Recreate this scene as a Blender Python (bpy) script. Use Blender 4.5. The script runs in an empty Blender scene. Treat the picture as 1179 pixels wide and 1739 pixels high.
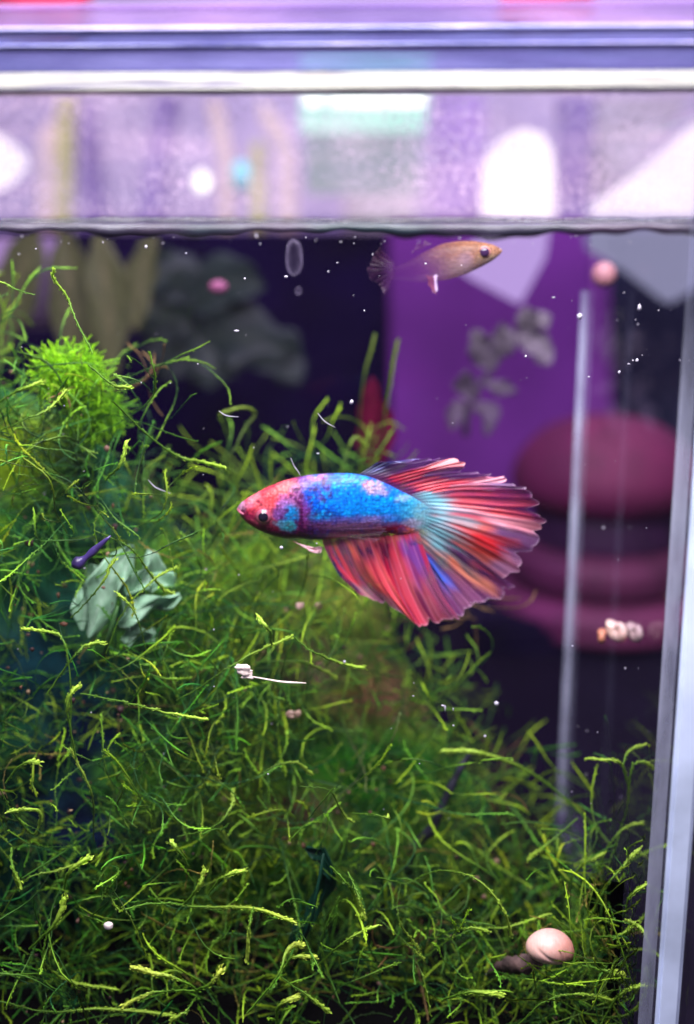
import bpy, bmesh, math, random
import numpy as np
from mathutils import Vector, Matrix, Euler

R = math.radians
SC = bpy.context.scene
COL = SC.collection
SC.unit_settings.scale_length = 0.01            # one unit is one centimetre

# ------------------------------------------------------------------ camera
FPX = 2040.0                                    # focal length in pixels of the 1179 x 1739 photograph
PITCH, YAW = R(13.8), R(2.2)
CAM = Vector((0.0, -23.0, 0.0))
FWD = Vector((-math.sin(YAW) * math.cos(PITCH), math.cos(YAW) * math.cos(PITCH), -math.sin(PITCH)))
RGT = Vector((math.cos(YAW), math.sin(YAW), 0))
UPV = RGT.cross(FWD)
cd = bpy.data.cameras.new('camera')
cam = bpy.data.objects.new('camera', cd); COL.objects.link(cam)
cam.location = CAM
cam.rotation_euler = Euler((R(90) - PITCH, 0, YAW), 'XYZ')
cd.sensor_fit = 'VERTICAL'; cd.sensor_height = 24.0; cd.sensor_width = 24.0
cd.lens = 24.0 * FPX / 1739.0
cd.clip_start = 0.1; cd.clip_end = 2000
cd.dof.use_dof = True
cd.dof.focus_distance = 22.4
cd.dof.aperture_fstop = cd.lens * 1e-3 / 0.60   # a 0.60 cm wide pupil
SC.camera = cam

def at(px, py, Y):
    d = FWD * FPX + RGT * (px - 589.5) + UPV * (869.5 - py)
    return CAM + d * ((Y - CAM.y) / d.y)
PXS = (at(600, 869, 0) - at(599, 869, 0)).x     # size of a photo pixel on the fish plane

# ------------------------------------------------------------------ world, lamps, exposure
w = bpy.data.worlds.new('World'); SC.world = w; w.use_nodes = True
w.node_tree.nodes['Background'].inputs[0].default_value = (0.48, 0.42, 0.80, 1)
w.node_tree.nodes['Background'].inputs[1].default_value = 0.26

def area(name, loc, target, sx, sy, power, colour):
    l = bpy.data.lights.new(name, 'AREA'); l.shape = 'RECTANGLE'; l.size = sx; l.size_y = sy
    l.energy = power; l.color = colour
    o = bpy.data.objects.new(name, l); COL.objects.link(o)
    o.location = loc
    o.rotation_euler = (Vector(target) - Vector(loc)).to_track_quat('-Z', 'Y').to_euler()
    return o
area('tank_lamp', (-1, -9, 12), (-1, 0.5, -9), 22, 9, 30000, (1.0, 0.99, 0.96))
area('backdrop_fill', (0, 22, 45), (0, 40, -5), 60, 40, 56000, (0.92, 0.82, 1.0))  # unseen fill lamp, added to brighten the wall and things behind the tank

SC.view_settings.view_transform = 'Standard'; SC.view_settings.look = 'None'
SC.view_settings.exposure = 0.15; SC.view_settings.gamma = 1.0
cy = SC.cycles
cy.max_bounces = 10; cy.diffuse_bounces = 3; cy.glossy_bounces = 3; cy.transmission_bounces = 6
cy.transparent_max_bounces = 40
cy.sample_clamp_indirect = 4.0
cy.caustics_reflective = False; cy.caustics_refractive = False
cy.use_denoising = True

# ------------------------------------------------------------------ helpers
rng = np.random.default_rng(7)
random.seed(7)

def lin(r, g, b, a=None):
    f = lambda c: (c / 255 / 12.92) if c / 255 <= 0.04045 else ((c / 255 + 0.055) / 1.055) ** 2.4
    t = (f(r), f(g), f(b))
    return t + ((1.0,) if a is None else (a,))
def lina(c): return np.array(lin(*c)[:3])

def mat(name):
    m = bpy.data.materials.new(name); m.use_nodes = True
    nt = m.node_tree
    for n in list(nt.nodes): nt.nodes.remove(n)
    out = nt.nodes.new('ShaderNodeOutputMaterial')
    return m, nt, out
def N(nt, typ, **kw):
    n = nt.nodes.new(typ)
    for k, v in kw.items():
        if k in n.inputs: n.inputs[k].default_value = v
        else: setattr(n, k, v)
    return n
def L(nt, a, b): nt.links.new(a, b)

def plain(name, col, rough=0.6, var=0.25, scale=2.0, bump=0.0, spec=0.4, detail=4):
    """principled with a procedural mottling of the base colour"""
    m, nt, out = mat(name)
    p = N(nt, 'ShaderNodeBsdfPrincipled'); p.inputs['Roughness'].default_value = rough
    p.inputs['Specular IOR Level'].default_value = spec
    tc = N(nt, 'ShaderNodeTexCoord'); no = N(nt, 'ShaderNodeTexNoise'); no.inputs['Scale'].default_value = scale
    no.inputs['Detail'].default_value = detail
    L(nt, tc.outputs['Object'], no.inputs['Vector'])
    r = N(nt, 'ShaderNodeValToRGB')
    c = np.array(col[:3])
    r.color_ramp.elements[0].position = 0.3; r.color_ramp.elements[0].color = (*(c * (1 - var)), 1)
    r.color_ramp.elements[1].position = 0.7; r.color_ramp.elements[1].color = (*np.minimum(c * (1 + var), 1), 1)
    L(nt, no.outputs['Fac'], r.inputs['Fac']); L(nt, r.outputs['Color'], p.inputs['Base Color'])
    if bump:
        b = N(nt, 'ShaderNodeBump'); b.inputs['Strength'].default_value = bump; b.inputs['Distance'].default_value = 0.05
        L(nt, no.outputs['Fac'], b.inputs['Height']); L(nt, b.outputs['Normal'], p.inputs['Normal'])
    L(nt, p.outputs[0], out.inputs[0])
    return m

def glow(name, col, strength):
    m, nt, out = mat(name)
    e = N(nt, 'ShaderNodeEmission'); e.inputs[0].default_value = col; e.inputs[1].default_value = strength
    L(nt, e.outputs[0], out.inputs[0]); return m

def clear(name, tint, base_refl=0.02, rough=0.03, film=None, graze=.18, below=False):
    """a clear pane: mostly passes light, mirrors more at grazing angles; film = (colour, node builder for the factor)"""
    m, nt, out = mat(name)
    t = N(nt, 'ShaderNodeBsdfTransparent'); t.inputs[0].default_value = (*tint, 1)
    if below:                                   # the tint puts the water's dimming into the glass below water level
        tc_ = N(nt, 'ShaderNodeTexCoord'); sp_ = N(nt, 'ShaderNodeSeparateXYZ'); L(nt, tc_.outputs['Object'], sp_.inputs[0])
        mr_ = N(nt, 'ShaderNodeMapRange'); mr_.inputs[1].default_value = -.05; mr_.inputs[2].default_value = -.2; L(nt, sp_.outputs['Z'], mr_.inputs[0])
        mc_ = N(nt, 'ShaderNodeMix'); mc_.data_type = 'RGBA'; L(nt, mr_.outputs[0], mc_.inputs[0]); mc_.inputs[6].default_value = (.98, .98, .99, 1); mc_.inputs[7].default_value = (*tint, 1); L(nt, mc_.outputs[2], t.inputs[0])
    g = N(nt, 'ShaderNodeBsdfGlossy'); g.inputs['Roughness'].default_value = rough; g.inputs[0].default_value = (.95, .95, 1, 1)
    lw = N(nt, 'ShaderNodeLayerWeight'); lw.inputs['Blend'].default_value = 0.12
    mu = N(nt, 'ShaderNodeMath'); mu.operation = 'MULTIPLY_ADD'; mu.inputs[1].default_value = graze; mu.inputs[2].default_value = base_refl
    L(nt, lw.outputs['Fresnel'], mu.inputs[0]) if film != 'x' else None
    mx = N(nt, 'ShaderNodeMixShader')
    L(nt, mu.outputs[0], mx.inputs[0]); L(nt, t.outputs[0], mx.inputs[1]); L(nt, g.outputs[0], mx.inputs[2])
    last = mx.outputs[0]
    if film:
        colour, build = film
        d = N(nt, 'ShaderNodeBsdfDiffuse'); tr = N(nt, 'ShaderNodeBsdfTranslucent')
        tcn = N(nt, 'ShaderNodeTexCoord'); mpn = N(nt, 'ShaderNodeMapping'); mpn.inputs['Scale'].default_value = (.3, 1, 1.6); non = N(nt, 'ShaderNodeTexNoise'); non.inputs['Scale'].default_value = 1.0; non.inputs['Detail'].default_value = 6; L(nt, tcn.outputs['Object'], mpn.inputs[0]); L(nt, mpn.outputs[0], non.inputs['Vector'])
        rn = N(nt, 'ShaderNodeValToRGB'); cc = np.array(colour[:3]); rn.color_ramp.elements[0].position = .36; rn.color_ramp.elements[0].color = (*(cc * .8), 1); rn.color_ramp.elements[1].position = .66; rn.color_ramp.elements[1].color = (*np.minimum(cc * np.array([1.7, 1.45, 1.25]), .95), 1)
        L(nt, non.outputs['Fac'], rn.inputs[0]); L(nt, rn.outputs[0], d.inputs[0]); L(nt, rn.outputs[0], tr.inputs[0])
        dm = N(nt, 'ShaderNodeMixShader'); dm.inputs[0].default_value = 0.5
        L(nt, d.outputs[0], dm.inputs[1]); L(nt, tr.outputs[0], dm.inputs[2])
        fm = N(nt, 'ShaderNodeMixShader')
        L(nt, build(nt), fm.inputs[0]); L(nt, last, fm.inputs[1]); L(nt, dm.outputs[0], fm.inputs[2])
        last = fm.outputs[0]
    L(nt, last, out.inputs[0]); return m

def mesh_from(name, v, f, smooth=True, cols=None, fine=None):
    me = bpy.data.meshes.new(name)
    v = np.asarray(v, dtype=np.float32); n = len(v)
    if isinstance(f, np.ndarray):
        k = f.shape[1]
        me.vertices.add(n); me.vertices.foreach_set('co', v.ravel())
        me.loops.add(f.size); me.loops.foreach_set('vertex_index', f.ravel().astype(np.int32))
        me.polygons.add(len(f)); me.polygons.foreach_set('loop_start', np.arange(0, f.size, k, dtype=np.int32))
        me.update(calc_edges=True); me.validate()
    else:
        me.from_pydata([tuple(map(float, p)) for p in v], [], f)
    if smooth: me.polygons.foreach_set('use_smooth', np.ones(len(me.polygons), dtype=bool))
    if cols is not None:
        a = me.color_attributes.new('pigment', 'FLOAT_COLOR', 'POINT')
        c = np.ones((n, 4), dtype=np.float32); c[:, :cols.shape[1]] = cols
        a.data.foreach_set('color', c.ravel())
    me.update(); return me

def obj(name, me, material=None, parent=None, loc=None):
    o = bpy.data.objects.new(name, me); COL.objects.link(o)
    if material is not None and not me.materials: me.materials.append(material)
    if parent is not None:
        o.parent = parent
        if loc is not None: o.location = Vector(loc)
        elif not o.get('keep'): o.matrix_parent_inverse = Matrix.Translation(-parent.location)
    elif loc is not None: o.location = loc
    return o
def empty(name, loc, label, cat, group=None):
    o = bpy.data.objects.new(name, None); COL.objects.link(o); o.location = loc; o.empty_display_size = 0.3
    tag(o, label, cat, group); return o
def tag(o, label, cat, group=None):
    o['label'] = label; o['category'] = cat
    if group: o['group'] = group
    return o
def struct(o): o['kind'] = 'structure'; return o

def box(lo, hi, bev=0.0):
    bm = bmesh.new(); bmesh.ops.create_cube(bm, size=1)
    lo, hi = Vector(lo), Vector(hi)
    for v in bm.verts: v.co = Vector(((lo[i] + hi[i]) / 2 + v.co[i] * (hi[i] - lo[i]) for i in range(3)))
    if bev: bmesh.ops.bevel(bm, geom=bm.edges[:], offset=bev, segments=2, affect='EDGES')
    return bm
def bme(name, bm, smooth=False):
    me = bpy.data.meshes.new(name); bm.to_mesh(me); bm.free()
    if smooth: me.polygons.foreach_set('use_smooth', np.ones(len(me.polygons), dtype=bool))
    return me
def prism(pts, Y, depth, bev=0.0, segs=2):
    """an outline (photo pixels on the plane Y) given a real depth behind it"""
    bm = bmesh.new()
    a = [bm.verts.new(at(x, y, Y)) for x, y in pts]
    f = bm.faces.new(a)
    r = bmesh.ops.extrude_face_region(bm, geom=[f])
    for e in r['geom']:
        if isinstance(e, bmesh.types.BMVert): e.co.y += depth
    bmesh.ops.recalc_face_normals(bm, faces=bm.faces[:])
    if bev: bmesh.ops.bevel(bm, geom=bm.edges[:], offset=bev, segments=segs, affect='EDGES')
    return bm
def lathe(prof, n=32):
    v, f = [], []
    for r, z in prof:
        for k in range(n):
            a = 2 * math.pi * k / n; v.append((r * math.cos(a), r * math.sin(a), z))
    m = len(prof)
    for i in range(m - 1):
        for k in range(n):
            f.append((i * n + k, i * n + (k + 1) % n, (i + 1) * n + (k + 1) % n, (i + 1) * n + k))
    f.append(tuple(range(n))[::-1]); f.append(tuple((m - 1) * n + k for k in range(n)))
    return v, f
def ball(r, sub=3, scale=(1, 1, 1), noise=0.0, seed=0):
    bm = bmesh.new(); bmesh.ops.create_icosphere(bm, subdivisions=sub, radius=1)
    g = np.random.default_rng(seed); ph = g.uniform(0, 6.28, 6)
    for v in bm.verts:
        p = v.co.copy(); k = 1 + noise * (math.sin(3 * p.x + ph[0]) + math.sin(4 * p.y + ph[1]) + math.sin(5 * p.z + ph[2]) + .6 * math.sin(9 * p.x + 7 * p.z + ph[3])) / 3
        v.co = Vector((p.x * scale[0], p.y * scale[1], p.z * scale[2])) * r * k
    return bm

# value noise for painting pigments on vertices
_T = rng.random((256, 256))
def vnoise(x, y):
    x = np.asarray(x, float); y = np.asarray(y, float)
    xi = np.floor(x).astype(int); yi = np.floor(y).astype(int); fx = x - xi; fy = y - yi
    fx = fx * fx * (3 - 2 * fx); fy = fy * fy * (3 - 2 * fy)
    g = lambda a, b: _T[a % 256, b % 256]
    return (g(xi, yi) * (1 - fx) + g(xi + 1, yi) * fx) * (1 - fy) + (g(xi, yi + 1) * (1 - fx) + g(xi + 1, yi + 1) * fx) * fy
def fbm(x, y, o=3):
    s = 0; a = 1; t = 0
    for k in range(o):
        s = s + a * vnoise(x * 2 ** k + 17 * k, y * 2 ** k + 31 * k); t += a; a *= .55
    return s / t
def sstep(a, b, x):
    t = np.clip((x - a) / (b - a), 0, 1); return t * t * (3 - 2 * t)

def tube(pts, radii, n=6, closed_tip=True):
    """one tapered tube along a list of points"""
    pts = [Vector(p) for p in pts]; v, f = [], []
    for i, p in enumerate(pts):
        t = (pts[min(i + 1, len(pts) - 1)] - pts[max(i - 1, 0)]).normalized()
        a = t.cross(Vector((0.31, 0.2, 0.93))).normalized(); b = t.cross(a)
        for k in range(n):
            an = 2 * math.pi * k / n
            v.append(p + (a * math.cos(an) + b * math.sin(an)) * radii[i])
    for i in range(len(pts) - 1):
        for k in range(n):
            f.append((i * n + k, i * n + (k + 1) % n, (i + 1) * n + (k + 1) % n, (i + 1) * n + k))
    f.append(tuple(range(n))[::-1]); f.append(tuple((len(pts) - 1) * n + k for k in range(n)))
    return v, f
def spline(pts, n):
    """Catmull-Rom through the points"""
    P = [np.array(p, float) for p in pts]; P = [2 * P[0] - P[1]] + P + [2 * P[-1] - P[-2]]
    out = []; m = len(P) - 3
    for i in range(n):
        s = i / (n - 1) * m; k = min(int(s), m - 1); t = s - k
        a, b, c, d = P[k:k + 4]
        out.append(.5 * (2 * b + (c - a) * t + (2 * a - 5 * b + 4 * c - d) * t * t + (3 * b - a - 3 * c + d) * t ** 3))
    return np.array(out)

# ------------------------------------------------------------------ the aquarium: panes, seams, water
FY0, FY1 = -4.0, -3.55                          # outer and inner face of the front pane
XR_IN = at(1142, 1400, FY0).x                   # inner face of the right pane
XR_OUT = XR_IN + 0.5
XL_IN, XL_OUT = -13.0, -13.5
BY0 = 5.0                                       # back pane
while at(972, 1000, BY0).x < XR_IN - .05: BY0 += .05
BY1 = BY0 + .4
ZW = -0.10                                      # water level
ZF = -16.3                                      # glass floor
ZT = at(589, 155, FY0).z                        # bottom of the white rim

def fog_factor(nt):
    tc = N(nt, 'ShaderNodeTexCoord'); sp = N(nt, 'ShaderNodeSeparateXYZ'); L(nt, tc.outputs['Object'], sp.inputs[0])
    up = N(nt, 'ShaderNodeMapRange'); up.inputs[1].default_value = -0.04; up.inputs[2].default_value = 0.10
    L(nt, sp.outputs['Z'], up.inputs[0])
    n1 = N(nt, 'ShaderNodeTexNoise'); n1.inputs['Scale'].default_value = 1.1; n1.inputs['Detail'].default_value = 5
    n2 = N(nt, 'ShaderNodeTexNoise'); n2.inputs['Scale'].default_value = 9.0; n2.inputs['Detail'].default_value = 6; n2.inputs['Roughness'].default_value = .75
    vo = N(nt, 'ShaderNodeTexVoronoi'); vo.inputs['Scale'].default_value = 11.0
    for n in (n1, n2, vo): L(nt, tc.outputs['Object'], n.inputs['Vector'])
    sm = N(nt, 'ShaderNodeMapRange'); sm.inputs[1].default_value = 0.13; sm.inputs[2].default_value = 0.05; sm.inputs[3].default_value = 0; sm.inputs[4].default_value = 0.8
    L(nt, vo.outputs['Distance'], sm.inputs[0])
    a = N(nt, 'ShaderNodeMapRange'); a.inputs[1].default_value = .3; a.inputs[2].default_value = .75; a.inputs[3].default_value = 0.03; a.inputs[4].default_value = 0.22
    L(nt, n1.outputs['Fac'], a.inputs[0])
    b = N(nt, 'ShaderNodeMapRange'); b.inputs[1].default_value = .47; b.inputs[2].default_value = .66; b.inputs[3].default_value = 0.0; b.inputs[4].default_value = 0.55
    L(nt, n2.outputs['Fac'], b.inputs[0])
    bm_ = N(nt, 'ShaderNodeMapRange'); bm_.inputs[1].default_value = .42; bm_.inputs[2].default_value = .66; bm_.inputs[3].default_value = .12; bm_.inputs[4].default_value = .8; n3 = N(nt, 'ShaderNodeTexNoise'); n3.inputs['Scale'].default_value = .7; n3.inputs['Detail'].default_value = 3; L(nt, tc.outputs['Object'], n3.inputs['Vector']); L(nt, n3.outputs['Fac'], bm_.inputs[0])
    s0 = N(nt, 'ShaderNodeMath'); s0.operation = 'MULTIPLY'; L(nt, bm_.outputs[0], s0.inputs[0]); L(nt, b.outputs[0], s0.inputs[1])
    s1 = N(nt, 'ShaderNodeMath'); s1.operation = 'ADD'; L(nt, a.outputs[0], s1.inputs[0]); L(nt, s0.outputs[0], s1.inputs[1])
    # droplets sit only where the fine noise is high
    s2 = N(nt, 'ShaderNodeMath'); s2.operation = 'MULTIPLY'; L(nt, sm.outputs[0], s2.inputs[0]); L(nt, n1.outputs['Fac'], s2.inputs[1])
    s3 = N(nt, 'ShaderNodeMath'); s3.operation = 'ADD'; L(nt, s1.outputs[0], s3.inputs[0]); L(nt, s2.outputs[0], s3.inputs[1])
    s4 = N(nt, 'ShaderNodeMath'); s4.operation = 'MULTIPLY'; L(nt, s3.outputs[0], s4.inputs[0]); L(nt, up.outputs[0], s4.inputs[1])
    s5 = N(nt, 'ShaderNodeMath'); s5.operation = 'ADD'; L(nt, s4.outputs[0], s5.inputs[0]); s5.inputs[1].default_value = 0.0015
    return s5.outputs[0]
M_FRONT = clear('misted_front_glass', (.985, .985, .99), 0.004, film=((.36, .30, .47, 1), fog_factor))
M_PANE = clear('clear_glass', (.97, .97, .985), 0.004, graze=.07)
M_BACK = clear('tinted_back_glass', (.78, .71, .84), 0.004, graze=.07, below=True)
M_WATER = clear('clear_water', (.95, .945, .975), 0.004, rough=0.0)
m, nt, out = mat('milky_silicone')
t = N(nt, 'ShaderNodeBsdfTransparent'); t.inputs[0].default_value = (.92, .92, .97, 1); p = N(nt, 'ShaderNodeBsdfPrincipled'); p.inputs['Base Color'].default_value = (.42, .43, .56, 1); p.inputs['Roughness'].default_value = .4
tc = N(nt, 'ShaderNodeTexCoord'); mp = N(nt, 'ShaderNodeMapping'); mp.inputs['Scale'].default_value = (1, 1, .25); no = N(nt, 'ShaderNodeTexNoise'); no.inputs['Scale'].default_value = 3; no.inputs['Detail'].default_value = 5
L(nt, tc.outputs['Object'], mp.inputs[0]); L(nt, mp.outputs[0], no.inputs['Vector']); a = N(nt, 'ShaderNodeMapRange'); a.inputs[1].default_value = .3; a.inputs[2].default_value = .7; a.inputs[3].default_value = .22; a.inputs[4].default_value = .62; L(nt, no.outputs['Fac'], a.inputs[0])
sp = N(nt, 'ShaderNodeSeparateXYZ'); L(nt, tc.outputs['Object'], sp.inputs[0]); fz = N(nt, 'ShaderNodeMapRange'); fz.inputs[1].default_value = -1.5; fz.inputs[2].default_value = -5.0; fz.inputs[3].default_value = .12; L(nt, sp.outputs['Z'], fz.inputs[0]); am = N(nt, 'ShaderNodeMath'); am.operation = 'MULTIPLY'; L(nt, a.outputs[0], am.inputs[0]); L(nt, fz.outputs[0], am.inputs[1])
mx = N(nt, 'ShaderNodeMixShader'); L(nt, am.outputs[0], mx.inputs[0]); L(nt, t.outputs[0], mx.inputs[1]); L(nt, p.outputs[0], mx.inputs[2]); L(nt, mx.outputs[0], out.inputs[0]); M_SEAM = m
M_EDGE = plain('frosted_glass_edge', (.42, .47, .66), .45, .25, .7)

tank = empty('aquarium', (0, 1, ZF), 'clear glass aquarium filled with water to just under its misted rim', 'aquarium')
obj('front_pane', bme('front_pane', box((XL_OUT, FY0, ZF), (XR_IN - .004, FY1, ZT - .01))), M_FRONT, tank)
obj('side_pane', bme('side_pane', box((XR_IN, FY0 + .02, ZF), (XR_OUT, BY1, ZT - .01))), M_PANE, tank)
obj('side_pane', bme('side_pane', box((XL_OUT, FY1 + .004, ZF), (XL_IN, BY1, ZT - .01))), M_PANE, tank)
obj('back_pane', bme('back_pane', box((XL_IN + .004, BY0, ZF), (XR_IN - .004, BY1, ZT - .01))), M_BACK, tank)
obj('base_pane', bme('base_pane', box((XL_OUT, FY0, ZF - .5), (XR_OUT, BY1, ZF - .004))), M_PANE, tank)
# seams: a fillet of silicone in each right-hand corner, and the polished front edge of the side pane
def seam(x, y, sx, sy, r, zt):
    bm = bmesh.new(); n = 8; ring = [(0, 0)]
    for k in range(n + 1):
        a = k / n * math.pi / 2
        ring.append((sx * r * (1 - math.sin(a)) , sy * r * (1 - math.cos(a))))
    lo = [bm.verts.new((x + p[0], y + p[1], ZF)) for p in ring]; hi = [bm.verts.new((x + p[0], y + p[1], zt)) for p in ring]
    m = len(ring)
    for i in range(m): bm.faces.new((lo[i], lo[(i + 1) % m], hi[(i + 1) % m], hi[i]))
    bm.faces.new(lo[::-1]); bm.faces.new(hi); bmesh.ops.recalc_face_normals(bm, faces=bm.faces[:])
    return bm
obj('silicone_seam', bme('silicone_seam', seam(XR_IN - .006, FY1 + .006, -1, 1, .25, ZT - .02)), M_SEAM, tank)
obj('silicone_seam', bme('silicone_seam', seam(XR_IN - .006, BY0 - .006, -1, -1, .17, ZW - 1.7)), M_SEAM, tank)
e = obj('polished_edge', bme('polished_edge', box((XR_IN - .08, FY0 - .14, ZF), (XR_IN + .34, FY0 + .015, ZT - .02), .07)), M_EDGE, tank)

# water body
water = struct(obj('water', bme('water', box((XL_IN + .012, FY1 + .012, ZF + .01), (XR_IN - .012, BY0 - .012, ZW))), M_WATER))
# meniscus: the glossy lip of water climbing the front pane, and a dark band painting its refraction shade below it
m, nt, out = mat('water_lip')
rf = N(nt, 'ShaderNodeBsdfTransparent'); rf.inputs[0].default_value = (.45, .44, .52, 1)
gl = N(nt, 'ShaderNodeBsdfGlossy'); gl.inputs['Roughness'].default_value = .12
mx = N(nt, 'ShaderNodeMixShader'); mx.inputs[0].default_value = .09; L(nt, rf.outputs[0], mx.inputs[1]); L(nt, gl.outputs[0], mx.inputs[2]); L(nt, mx.outputs[0], out.inputs[0])
M_LIP = m
m, nt, out = mat('meniscus_shade')
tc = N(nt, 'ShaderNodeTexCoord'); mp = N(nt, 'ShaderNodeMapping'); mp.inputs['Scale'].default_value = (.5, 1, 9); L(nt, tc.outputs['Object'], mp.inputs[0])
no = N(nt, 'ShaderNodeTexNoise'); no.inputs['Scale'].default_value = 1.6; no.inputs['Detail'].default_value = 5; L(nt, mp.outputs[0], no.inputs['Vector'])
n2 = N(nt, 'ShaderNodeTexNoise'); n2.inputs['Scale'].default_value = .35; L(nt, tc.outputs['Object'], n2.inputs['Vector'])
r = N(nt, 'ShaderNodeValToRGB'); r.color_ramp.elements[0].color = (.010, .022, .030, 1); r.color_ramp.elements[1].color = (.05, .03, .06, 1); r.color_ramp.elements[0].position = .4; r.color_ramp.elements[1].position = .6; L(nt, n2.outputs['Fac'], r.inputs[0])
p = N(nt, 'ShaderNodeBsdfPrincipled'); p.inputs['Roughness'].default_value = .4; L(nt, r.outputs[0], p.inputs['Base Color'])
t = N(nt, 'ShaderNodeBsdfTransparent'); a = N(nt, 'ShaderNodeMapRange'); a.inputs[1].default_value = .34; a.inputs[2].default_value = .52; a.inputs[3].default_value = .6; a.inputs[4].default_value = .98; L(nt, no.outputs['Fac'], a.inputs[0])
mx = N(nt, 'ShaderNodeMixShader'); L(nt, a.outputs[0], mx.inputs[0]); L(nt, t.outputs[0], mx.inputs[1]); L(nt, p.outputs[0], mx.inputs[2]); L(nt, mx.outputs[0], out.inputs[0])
M_MENISCUS_SHADE = m
def lipbar(prof, amp):
    bm = bmesh.new(); rings = []
    for x in np.linspace(XL_IN + .02, XR_IN - .06, 160):
        k = 1 + amp * (.5 * math.sin(x * 1.3) + .3 * math.sin(x * 4.1 + 1) + .25 * math.sin(x * 9.3))
        rings.append([bm.verts.new((x, FY1 + .016 + p[0], ZW + .004 + p[1] * k)) for p in prof])
    for a, b in zip(rings[:-1], rings[1:]):
        for i in range(len(prof)): bm.faces.new((a[i], a[(i + 1) % len(prof)], b[(i + 1) % len(prof)], b[i]))
    bm.faces.new(rings[0]); bm.faces.new(rings[-1][::-1]); bmesh.ops.recalc_face_normals(bm, faces=bm.faces[:])
    return bm
lip = struct(obj('water_meniscus', bme('water_meniscus', lipbar([(0, .085), (.02, .05), (.05, .03), (.12, .012), (.12, .002), (0, .002)], .3), True), M_LIP))
obj('meniscus_shade', bme('meniscus_shade', lipbar([(0, -.006), (.03, -.006), (.04, -.09), (.02, -.18), (0, -.19)], .45), True), M_MENISCUS_SHADE, tank)

# rim and lid
lid = bpy.data.objects.new('lid', None); COL.objects.link(lid); lid.parent = tank; lid.matrix_parent_inverse = Matrix.Translation(-tank.location); lid['label'] = 'bluish clear plastic lid with a stepped front lip'
def frosty(nt):
    tc = N(nt, 'ShaderNodeTexCoord'); mp = N(nt, 'ShaderNodeMapping'); mp.inputs['Scale'].default_value = (.35, 1, 3.0)
    no = N(nt, 'ShaderNodeTexNoise'); no.inputs['Scale'].default_value = 2.2; no.inputs['Detail'].default_value = 7; no.inputs['Roughness'].default_value = .65
    L(nt, tc.outputs['Object'], mp.inputs[0]); L(nt, mp.outputs[0], no.inputs['Vector'])
    a = N(nt, 'ShaderNodeMapRange'); a.inputs[1].default_value = .3; a.inputs[2].default_value = .72; a.inputs[3].default_value = 0.14; a.inputs[4].default_value = 0.60
    L(nt, no.outputs['Fac'], a.inputs[0]); return a.outputs[0]
M_LID = clear('bluish_lid_plastic', (.72, .74, .95), 0.03, rough=.12, film=((.10, .115, .30, 1), frosty))
M_LIDTOP = clear('lilac_lid_plastic', (.88, .82, .97), 0.03, rough=.12, film=((.20, .15, .31, 1), frosty))
M_RIM = plain('white_lit_rim', (.70, .68, .72), .25, .14, 1.6, .1)
M_RIDGE = plain('pale_lid_ridge', (.34, .33, .58), .25, .3, 1.6, .1)
def streaky(name, stops, rough=.3):
    m, nt, out = mat(name); p = N(nt, 'ShaderNodeBsdfPrincipled'); p.inputs['Roughness'].default_value = rough
    tc = N(nt, 'ShaderNodeTexCoord'); mp = N(nt, 'ShaderNodeMapping'); mp.inputs['Scale'].default_value = (.28, 1, 9); no = N(nt, 'ShaderNodeTexNoise'); no.inputs['Scale'].default_value = 1.3; no.inputs['Detail'].default_value = 8; no.inputs['Roughness'].default_value = .65; no.inputs['Distortion'].default_value = .5
    L(nt, tc.outputs['Object'], mp.inputs[0]); L(nt, mp.outputs[0], no.inputs['Vector']); r = N(nt, 'ShaderNodeValToRGB')
    for pos, c in stops: el = r.color_ramp.elements.new(pos); el.color = (*c, 1)
    r.color_ramp.elements.remove(r.color_ramp.elements[0]); r.color_ramp.elements.remove(r.color_ramp.elements[-1])
    L(nt, no.outputs['Fac'], r.inputs[0]); L(nt, r.outputs[0], p.inputs['Base Color'])
    b = N(nt, 'ShaderNodeBump'); b.inputs['Strength'].default_value = .5; b.inputs['Distance'].default_value = .05; L(nt, no.outputs['Fac'], b.inputs['Height']); L(nt, b.outputs[0], p.inputs['Normal']); L(nt, p.outputs[0], out.inputs[0]); return m
M_RIM = streaky('grimy_white_rim', [(.28, (.04, .035, .08)), (.38, (.09, .08, .12)), (.45, (.17, .165, .16)), (.56, (.19, .185, .17)), (.62, (.10, .085, .13)), (.72, (.17, .15, .08))])
M_RIDGE = streaky('pale_lid_ridge', [(.30, (.06, .06, .17)), (.45, (.15, .15, .32)), (.58, (.28, .25, .42)), (.72, (.38, .33, .45))])
def zpx(py): return at(589, py, FY0).z
def strip(z0, z1, y0, y1, bev=.02):
    bm = bmesh.new(); bmesh.ops.create_grid(bm, x_segments=60, y_segments=1, size=.5); bm.free()
    return box((XL_OUT, y0, z0), (XR_OUT + 1.5, y1, z1), bev)
obj('white_rim', bme('white_rim', strip(zpx(156), zpx(121), FY0 - .03, FY1 + .03, .05)), M_RIM, lid, (0, 0, 0))
obj('lower_lip', bme('lower_lip', strip(zpx(120), zpx(79), FY0 + .02, FY1, .03)), M_LID, lid, (0, 0, 0))
obj('ridge', bme('ridge', strip(zpx(79) + .004, zpx(73), FY0 - .05, FY1, .02)), M_RIDGE, lid, (0, 0, 0))
obj('upper_lip', bme('upper_lip', strip(zpx(73) + .004, zpx(52), FY0 + .01, FY1, .03)), M_LID, lid, (0, 0, 0))
obj('ridge', bme('ridge', strip(zpx(52) + .004, zpx(43), FY0 - .03, FY1, .03)), M_RIDGE, lid, (0, 0, 0))
obj('top_panel', bme('top_panel', strip(zpx(43) + .004, zpx(10), FY0 + .06, FY0 + .2, .02)), M_LIDTOP, lid, (0, 0, 0))
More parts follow.
